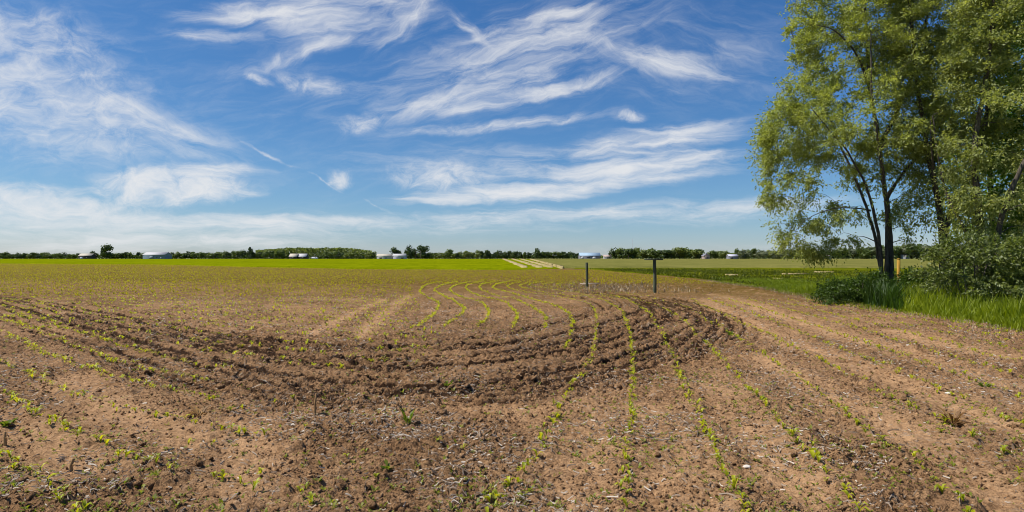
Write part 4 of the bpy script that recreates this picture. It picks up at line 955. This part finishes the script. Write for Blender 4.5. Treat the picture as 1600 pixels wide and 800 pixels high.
farm('white_house', 'little white house at the foot of the pale blue hall, on its right', 943, 955, 398.4, 400.8, 630, WHITE, PINK, 6, [(0, 1, 2)], [(-.5, 1.5, 1.2, 1), (.5, 1.5, 1.2, 1)], cat='house', chim=True)
farm('farmhouse', 'pinkish farmhouse gable at the right end of the dense grove', 1098, 1107, 396.6, 399.6, 555, PINK, GREYS, 7, [(-.3, 1, 2)], [(.35, 1.6, 1, 1.2)], cat='house', chim=True, gable=True)
farm('shed', 'grey shed between the grove and the pale treeline at right', 1137, 1151, 397.6, 400.2, 560, GREYS, LAV, 7, [(-.4, 2.4, 2.1)])
farm('farmhouse', 'white farm building seen under the left side of the leaning tree', 1272, 1296, 398.6, 401, 548, GREYS, PINK, 7, [(.5, 1.4, 2)], [(-.5, 1.4, 1.5, 1), (0, 1.4, 1.5, 1)], cat='house')
farm('white_house', 'small white house seen between the trunks of the copse', 1408, 1417, 397.4, 400, 548, WHITE, PINK, 7, [(0, 1, 2)], [(.5, 1.5, 1, 1)], cat='house')
# small parked vehicle by the twin sheds
VW = fmat('vehicle_white', (.7, .7, .76))
x = (492 - CX) / F * 615; e = empty('delivery_van', (x, 615, -.2)); b = MB()
b.add([(-3, -1, .5), (3, -1, .5), (3, 1, .5), (-3, 1, .5), (-3, -1, 2.3), (1.4, -1, 2.4), (1.4, 1, 2.4), (-3, 1, 2.3), (2.4, -1, 1.4), (2.4, 1, 1.4), (3, -1, 1.25), (3, 1, 1.25)],
      [(0, 1, 10, 8), (0, 8, 5, 4), (3, 9, 11, 2), (3, 7, 6, 9), (4, 5, 6, 7), (5, 8, 9, 6), (8, 10, 11, 9), (10, 1, 2, 11), (0, 4, 7, 3), (0, 3, 2, 1)]); b.build('body', VW, e)
for sx in (-1.9, 1.9):
    for sy in (-.95, .95):
        w_ = MB(); w_.tube([(sx, sy - .12, .42), (sx, sy + .12, .42)], [.42, .42], 12); w_.build('wheel', M_DARK, e)
b = MB(); b.box((1.2, -1.01, 1.85), (1.0, .04, .6)); b.build('window', M_DARK, e)
tag(e, 'white van parked right of the twin white roofed sheds', 'van')
POLE = plain_mat('pole_wood', (.10, .08, .06), (.2, .17, .13), 2)
for (u, Y0, h, lab) in ((650, 632, 8.5, 'thin utility pole in front of the treeline, left of its pair'), (657, 630, 9.0, 'thin utility pole in front of the treeline, right of its pair'), (333, 630, 8.0, 'thin utility pole before the trees between barn and spruce')):
    e = empty('utility_pole', ((u - CX) / F * Y0, Y0, -.35)); b = MB(); b.tube([(0, 0, 0), (0, 0, h)], [.16, .11], 7); b.build('shaft', POLE, e)
    b = MB(); b.box((0, 0, h - .6), (2.2, .12, .14)); b.build('crossarm', POLE, e); tag(e, lab, 'utility pole', 'utility poles by the treeline')
MAST = plain_mat('mast_steel', (.30, .31, .33), (.42, .43, .45), 1, .5)
Y0 = 1500; e = empty('radio_mast', ((988.5 - CX) / F * Y0, Y0, -.35)); hM = 29 / F * Y0 + 2; b = MB()
for k in range(3):
    a = k * 2.094; b.tube([(.9 * math.cos(a), .9 * math.sin(a), 0), (.5 * math.cos(a), .5 * math.sin(a), hM)], [.10, .08], 5)
b.build('leg', MAST, e); b = MB()
for i in range(22):
    z0, z1 = hM * i / 22, hM * (i + 1) / 22; r0 = .9 - .4 * i / 22
    for k in range(3):
        a, c = k * 2.094, (k + 1) * 2.094; b.tube([(r0 * math.cos(a), r0 * math.sin(a), z0), (r0 * math.cos(c), r0 * math.sin(c), z1)], [.06, .06], 4, False)
b.build('bracing', MAST, e); b = MB(); b.tube([(0, 0, hM), (0, 0, hM + 3)], [.07, .04], 5); b.build('aerial', MAST, e); tag(e, 'slim lattice radio mast rising behind the grove right of the pale blue hall', 'mast')

# ------------------------------------------------------------------ sky with cirrus, sun
SUN_AZ, SUN_EL = math.radians(-90), math.radians(56)     # azimuth from +Y towards +X
W = bpy.data.worlds.new('World'); SC.world = W; W.use_nodes = True
nt = W.node_tree; nt.nodes.clear(); nd, lk = nt.nodes, nt.links
sky = N(nd, 'ShaderNodeTexSky', sky_type='NISHITA', sun_disc=False); sky.sun_elevation = SUN_EL; sky.sun_rotation = SUN_AZ
sky.altitude = 200; sky.air_density = 1.0; sky.dust_density = .15; sky.ozone_density = 3.0
tc = N(nd, 'ShaderNodeTexCoord'); sep = N(nd, 'ShaderNodeSeparateXYZ'); lk.new(tc.outputs['Generated'], sep.inputs[0])
az = math_n(nt, 'ARCTAN2', sep.outputs[0], sep.outputs[1]); el = math_n(nt, 'ARCSINE', sep.outputs[2])
cmb = N(nd, 'ShaderNodeCombineXYZ'); lk.new(az, cmb.inputs[0]); lk.new(el, cmb.inputs[1])
def wnoise(vec, scale, detail=4, rough=.6, out=1, dist=0.0):
    no = N(nd, 'ShaderNodeTexNoise'); no.noise_dimensions = '2D'; no.inputs['Scale'].default_value = scale; no.inputs['Detail'].default_value = detail; no.inputs['Roughness'].default_value = rough; no.inputs['Distortion'].default_value = dist
    lk.new(vec, no.inputs['Vector']); return no.outputs[out]
def vmath(op, a, b):
    n = N(nd, 'ShaderNodeVectorMath', operation=op)
    for i, q in enumerate((a, b)):
        if isinstance(q, tuple): n.inputs[i].default_value = q
        else: lk.new(q, n.inputs[i])
    return n.outputs[0]
w1 = vmath('MULTIPLY', vmath('SUBTRACT', wnoise(cmb.outputs[0], 7, 3, .55), (.5, .5, .5)), (.060, .024, 0))
w2 = vmath('MULTIPLY', vmath('SUBTRACT', wnoise(cmb.outputs[0], 34, 3, .6), (.5, .5, .5)), (.012, .006, 0))
q = vmath('ADD', vmath('ADD', cmb.outputs[0], w1), w2)
def fibre(ang, sx, sy, detail=7, rough=.62, off=0):
    mp = N(nd, 'ShaderNodeMapping'); mp.inputs['Rotation'].default_value = (0, 0, -math.radians(ang)); mp.inputs['Scale'].default_value = (1, 1, 1)
    lk.new(q, mp.inputs[0]); m2 = N(nd, 'ShaderNodeMapping'); m2.inputs['Scale'].default_value = (sx, sy, 1); m2.inputs['Location'].default_value = (off, off * .7, 0)
    lk.new(mp.outputs[0], m2.inputs[0]); return wnoise(m2.outputs[0], 1.0, detail, rough, 0, .35)
fields = {0: fibre(0, 9, 60, off=3), 12: fibre(14, 10, 48, off=7), -18: fibre(-20, 10, 42, off=13), 35: fibre(36, 11, 44, off=21), 99: fibre(8, 26, 42, 8, .66, off=31)}
patches = [  # u, v, angle, half-length, half-width (photo px), strength, field
 (30, 140, -14, 300, 125, .70, 99), (60, 185, -10, 240, 70, .28, -18), (250, 200, -20, 220, 46, .55, -18), (120, 232, -4, 300, 30, .18, 0), (10, 60, -60, 90, 30, .5, 35), (60, 30, -10, 150, 50, .3, 99),
 (390, 22, 9, 150, 17, .70, 12), (335, 56, 6, 80, 11, .70, 12), (530, 18, 8, 190, 58, .66, 12), (640, 28, 42, 110, 20, .65, 35), (500, 75, 25, 170, 16, .55, 35), (420, 95, 22, 120, 14, .4, 35),
 (480, 131, -6, 75, 22, .80, 99), (395, 124, -10, 30, 10, .8, 99), (566, 196, 4, 46, 22, .85, 99), (655, 168, 24, 150, 22, .72, 35), (780, 112, 14, 290, 70, .40, 12), (740, 45, -30, 90, 14, .6, -18), (860, 45, 10, 230, 56, .42, 12),
 (905, 130, 12, 130, 16, .6, 12), (770, 150, 10, 150, 24, .6, 12), (1000, 88, -15, 170, 22, .5, -18), (885, 20, 5, 70, 12, .8, 12), (1090, 90, -8, 220, 100, .34, -18), (790, 195, 6, 220, 11, .80, 12), (990, 181, -4, 36, 14, .9, 99),
 (1040, 218, 3, 190, 28, .78, 0), (1105, 205, 10, 90, 13, .75, 12), (840, 258, 1, 420, 42, .40, 0), (900, 291, 5, 330, 22, .80, 0), (690, 277, 0, 110, 34, .85, 99), (800, 303, 4, 230, 18, .75, 0), (980, 262, 3, 230, 16, .65, 0),
 (900, 331, 2, 480, 15, .58, 0), (800, 348, 1, 420, 20, .32, 0), (285, 291, 1, 130, 34, 1.9, 99), (335, 264, 2, 90, 14, 1.0, 0), (50, 318, -3, 230, 36, 1.25, 99), (230, 352, -2, 400, 30, .82, 0), (120, 378, 0, 480, 20, .55, 0), (440, 345, 4, 150, 18, .45, 0),
 (530, 281, 6, 34, 18, .95, 99), (415, 243, -24, 52, 3.2, .48, 12), (500, 284, -26, 40, 3.0, .45, 12), (590, 322, -26, 40, 2.6, .30, 12), (1160, 330, 2, 200, 22, .5, 0), (620, 355, 0, 300, 18, .25, 0), (800, 400, 0, 1900, 34, .22, 0), (450, 150, 8, 900, 240, .15, 12), (1000, 230, 0, 700, 160, .07, 0)]
acc = {}
for (u, v, ang, hl, hw, op, fk) in patches:
    a = math.atan((u - CX) / F); e_ = math.atan((CY - v) / F * math.cos(a)); k = math.cos(a) ** 2
    mp = N(nd, 'ShaderNodeMapping', vector_type='TEXTURE'); mp.inputs['Location'].default_value = (a, e_, 0); mp.inputs['Rotation'].default_value = (0, 0, math.radians(ang)); mp.inputs['Scale'].default_value = (hl / F * (.5 + .5 * k), hw / F * (.7 + .3 * k), 1)
    lk.new(q, mp.inputs[0]); gr = N(nd, 'ShaderNodeTexGradient', gradient_type='SPHERICAL'); lk.new(mp.outputs[0], gr.inputs[0])
    s = math_n(nt, 'MULTIPLY', gr.outputs['Fac'], op)
    acc[fk] = s if fk not in acc else math_n(nt, 'ADD', acc[fk], s)
alpha = None
for fk, dsum in acc.items():
    d = math_n(nt, 'MINIMUM', dsum, 1.0)
    t = math_n(nt, 'ADD', math_n(nt, 'SUBTRACT', math_n(nt, 'MULTIPLY', fields[fk], 1.7), .35), math_n(nt, 'MULTIPLY', d, .80))
    a_ = N(nd, 'ShaderNodeMapRange', interpolation_type='SMOOTHSTEP'); lk.new(t, a_.inputs[0]); a_.inputs[1].default_value = .34; a_.inputs[2].default_value = 1.72
    b_ = math_n(nt, 'MULTIPLY', a_.outputs[0], math_n(nt, 'MULTIPLY', d, 2.4, True))
    inv = math_n(nt, 'SUBTRACT', 1.0, b_); alpha = inv if alpha is None else math_n(nt, 'MULTIPLY', alpha, inv)
alpha = math_n(nt, 'SUBTRACT', 1.0, alpha, True)
CLOUD_L = 6.3
SKY_C = ((1.30, .50), (1.02, .575), (.80, .715))
ssp = N(nd, 'ShaderNodeSeparateColor'); lk.new(sky.outputs[0], ssp.inputs[0]); scb = N(nd, 'ShaderNodeCombineColor')
for i_, (g_, k_) in enumerate(SKY_C):
    lk.new(math_n(nt, 'MULTIPLY', math_n(nt, 'POWER', math_n(nt, 'MULTIPLY', ssp.outputs[i_], .132), g_), k_ / .132), scb.inputs[i_])
colr = mix_c(nt, math_n(nt, 'MULTIPLY', alpha, .93), scb.outputs[0], (CLOUD_L * .97, CLOUD_L * .98, CLOUD_L))
bg = N(nd, 'ShaderNodeBackground'); bg.inputs[1].default_value = .10; lk.new(colr, bg.inputs[0])
ow = N(nd, 'ShaderNodeOutputWorld'); lk.new(bg.outputs[0], ow.inputs[0])
sl = bpy.data.lights.new('sun', 'SUN'); sl.energy = 4.7; sl.angle = math.radians(.53); sl.color = (1, .945, .86)
so = bpy.data.objects.new('sun', sl); COL.objects.link(so)
dirv = Vector((math.sin(SUN_AZ) * math.cos(SUN_EL), math.cos(SUN_AZ) * math.cos(SUN_EL), math.sin(SUN_EL)))
so.rotation_euler = dirv.to_track_quat('Z', 'Y').to_euler(); so.location = dirv * 60

# ------------------------------------------------------------------ camera, colour
cam = bpy.data.cameras.new('camera'); cam.lens = 36 * F / 1600; cam.sensor_width = 36; cam.clip_start = .1; cam.clip_end = 30000
co = bpy.data.objects.new('camera', cam); COL.objects.link(co); co.location = (0, 0, H0); co.rotation_euler = (math.radians(90) + math.atan(2 / F), 0, 0); SC.camera = co
SC.view_settings.view_transform = 'Standard'; SC.view_settings.look = 'None'; SC.view_settings.exposure = 0.4; SC.view_settings.gamma = 1; SC.view_settings.use_curve_mapping = False
SC.cycles.filter_width = 0.95; SC.cycles.max_bounces = 6; SC.cycles.diffuse_bounces = 2; SC.cycles.transmission_bounces = 4; SC.cycles.glossy_bounces = 2
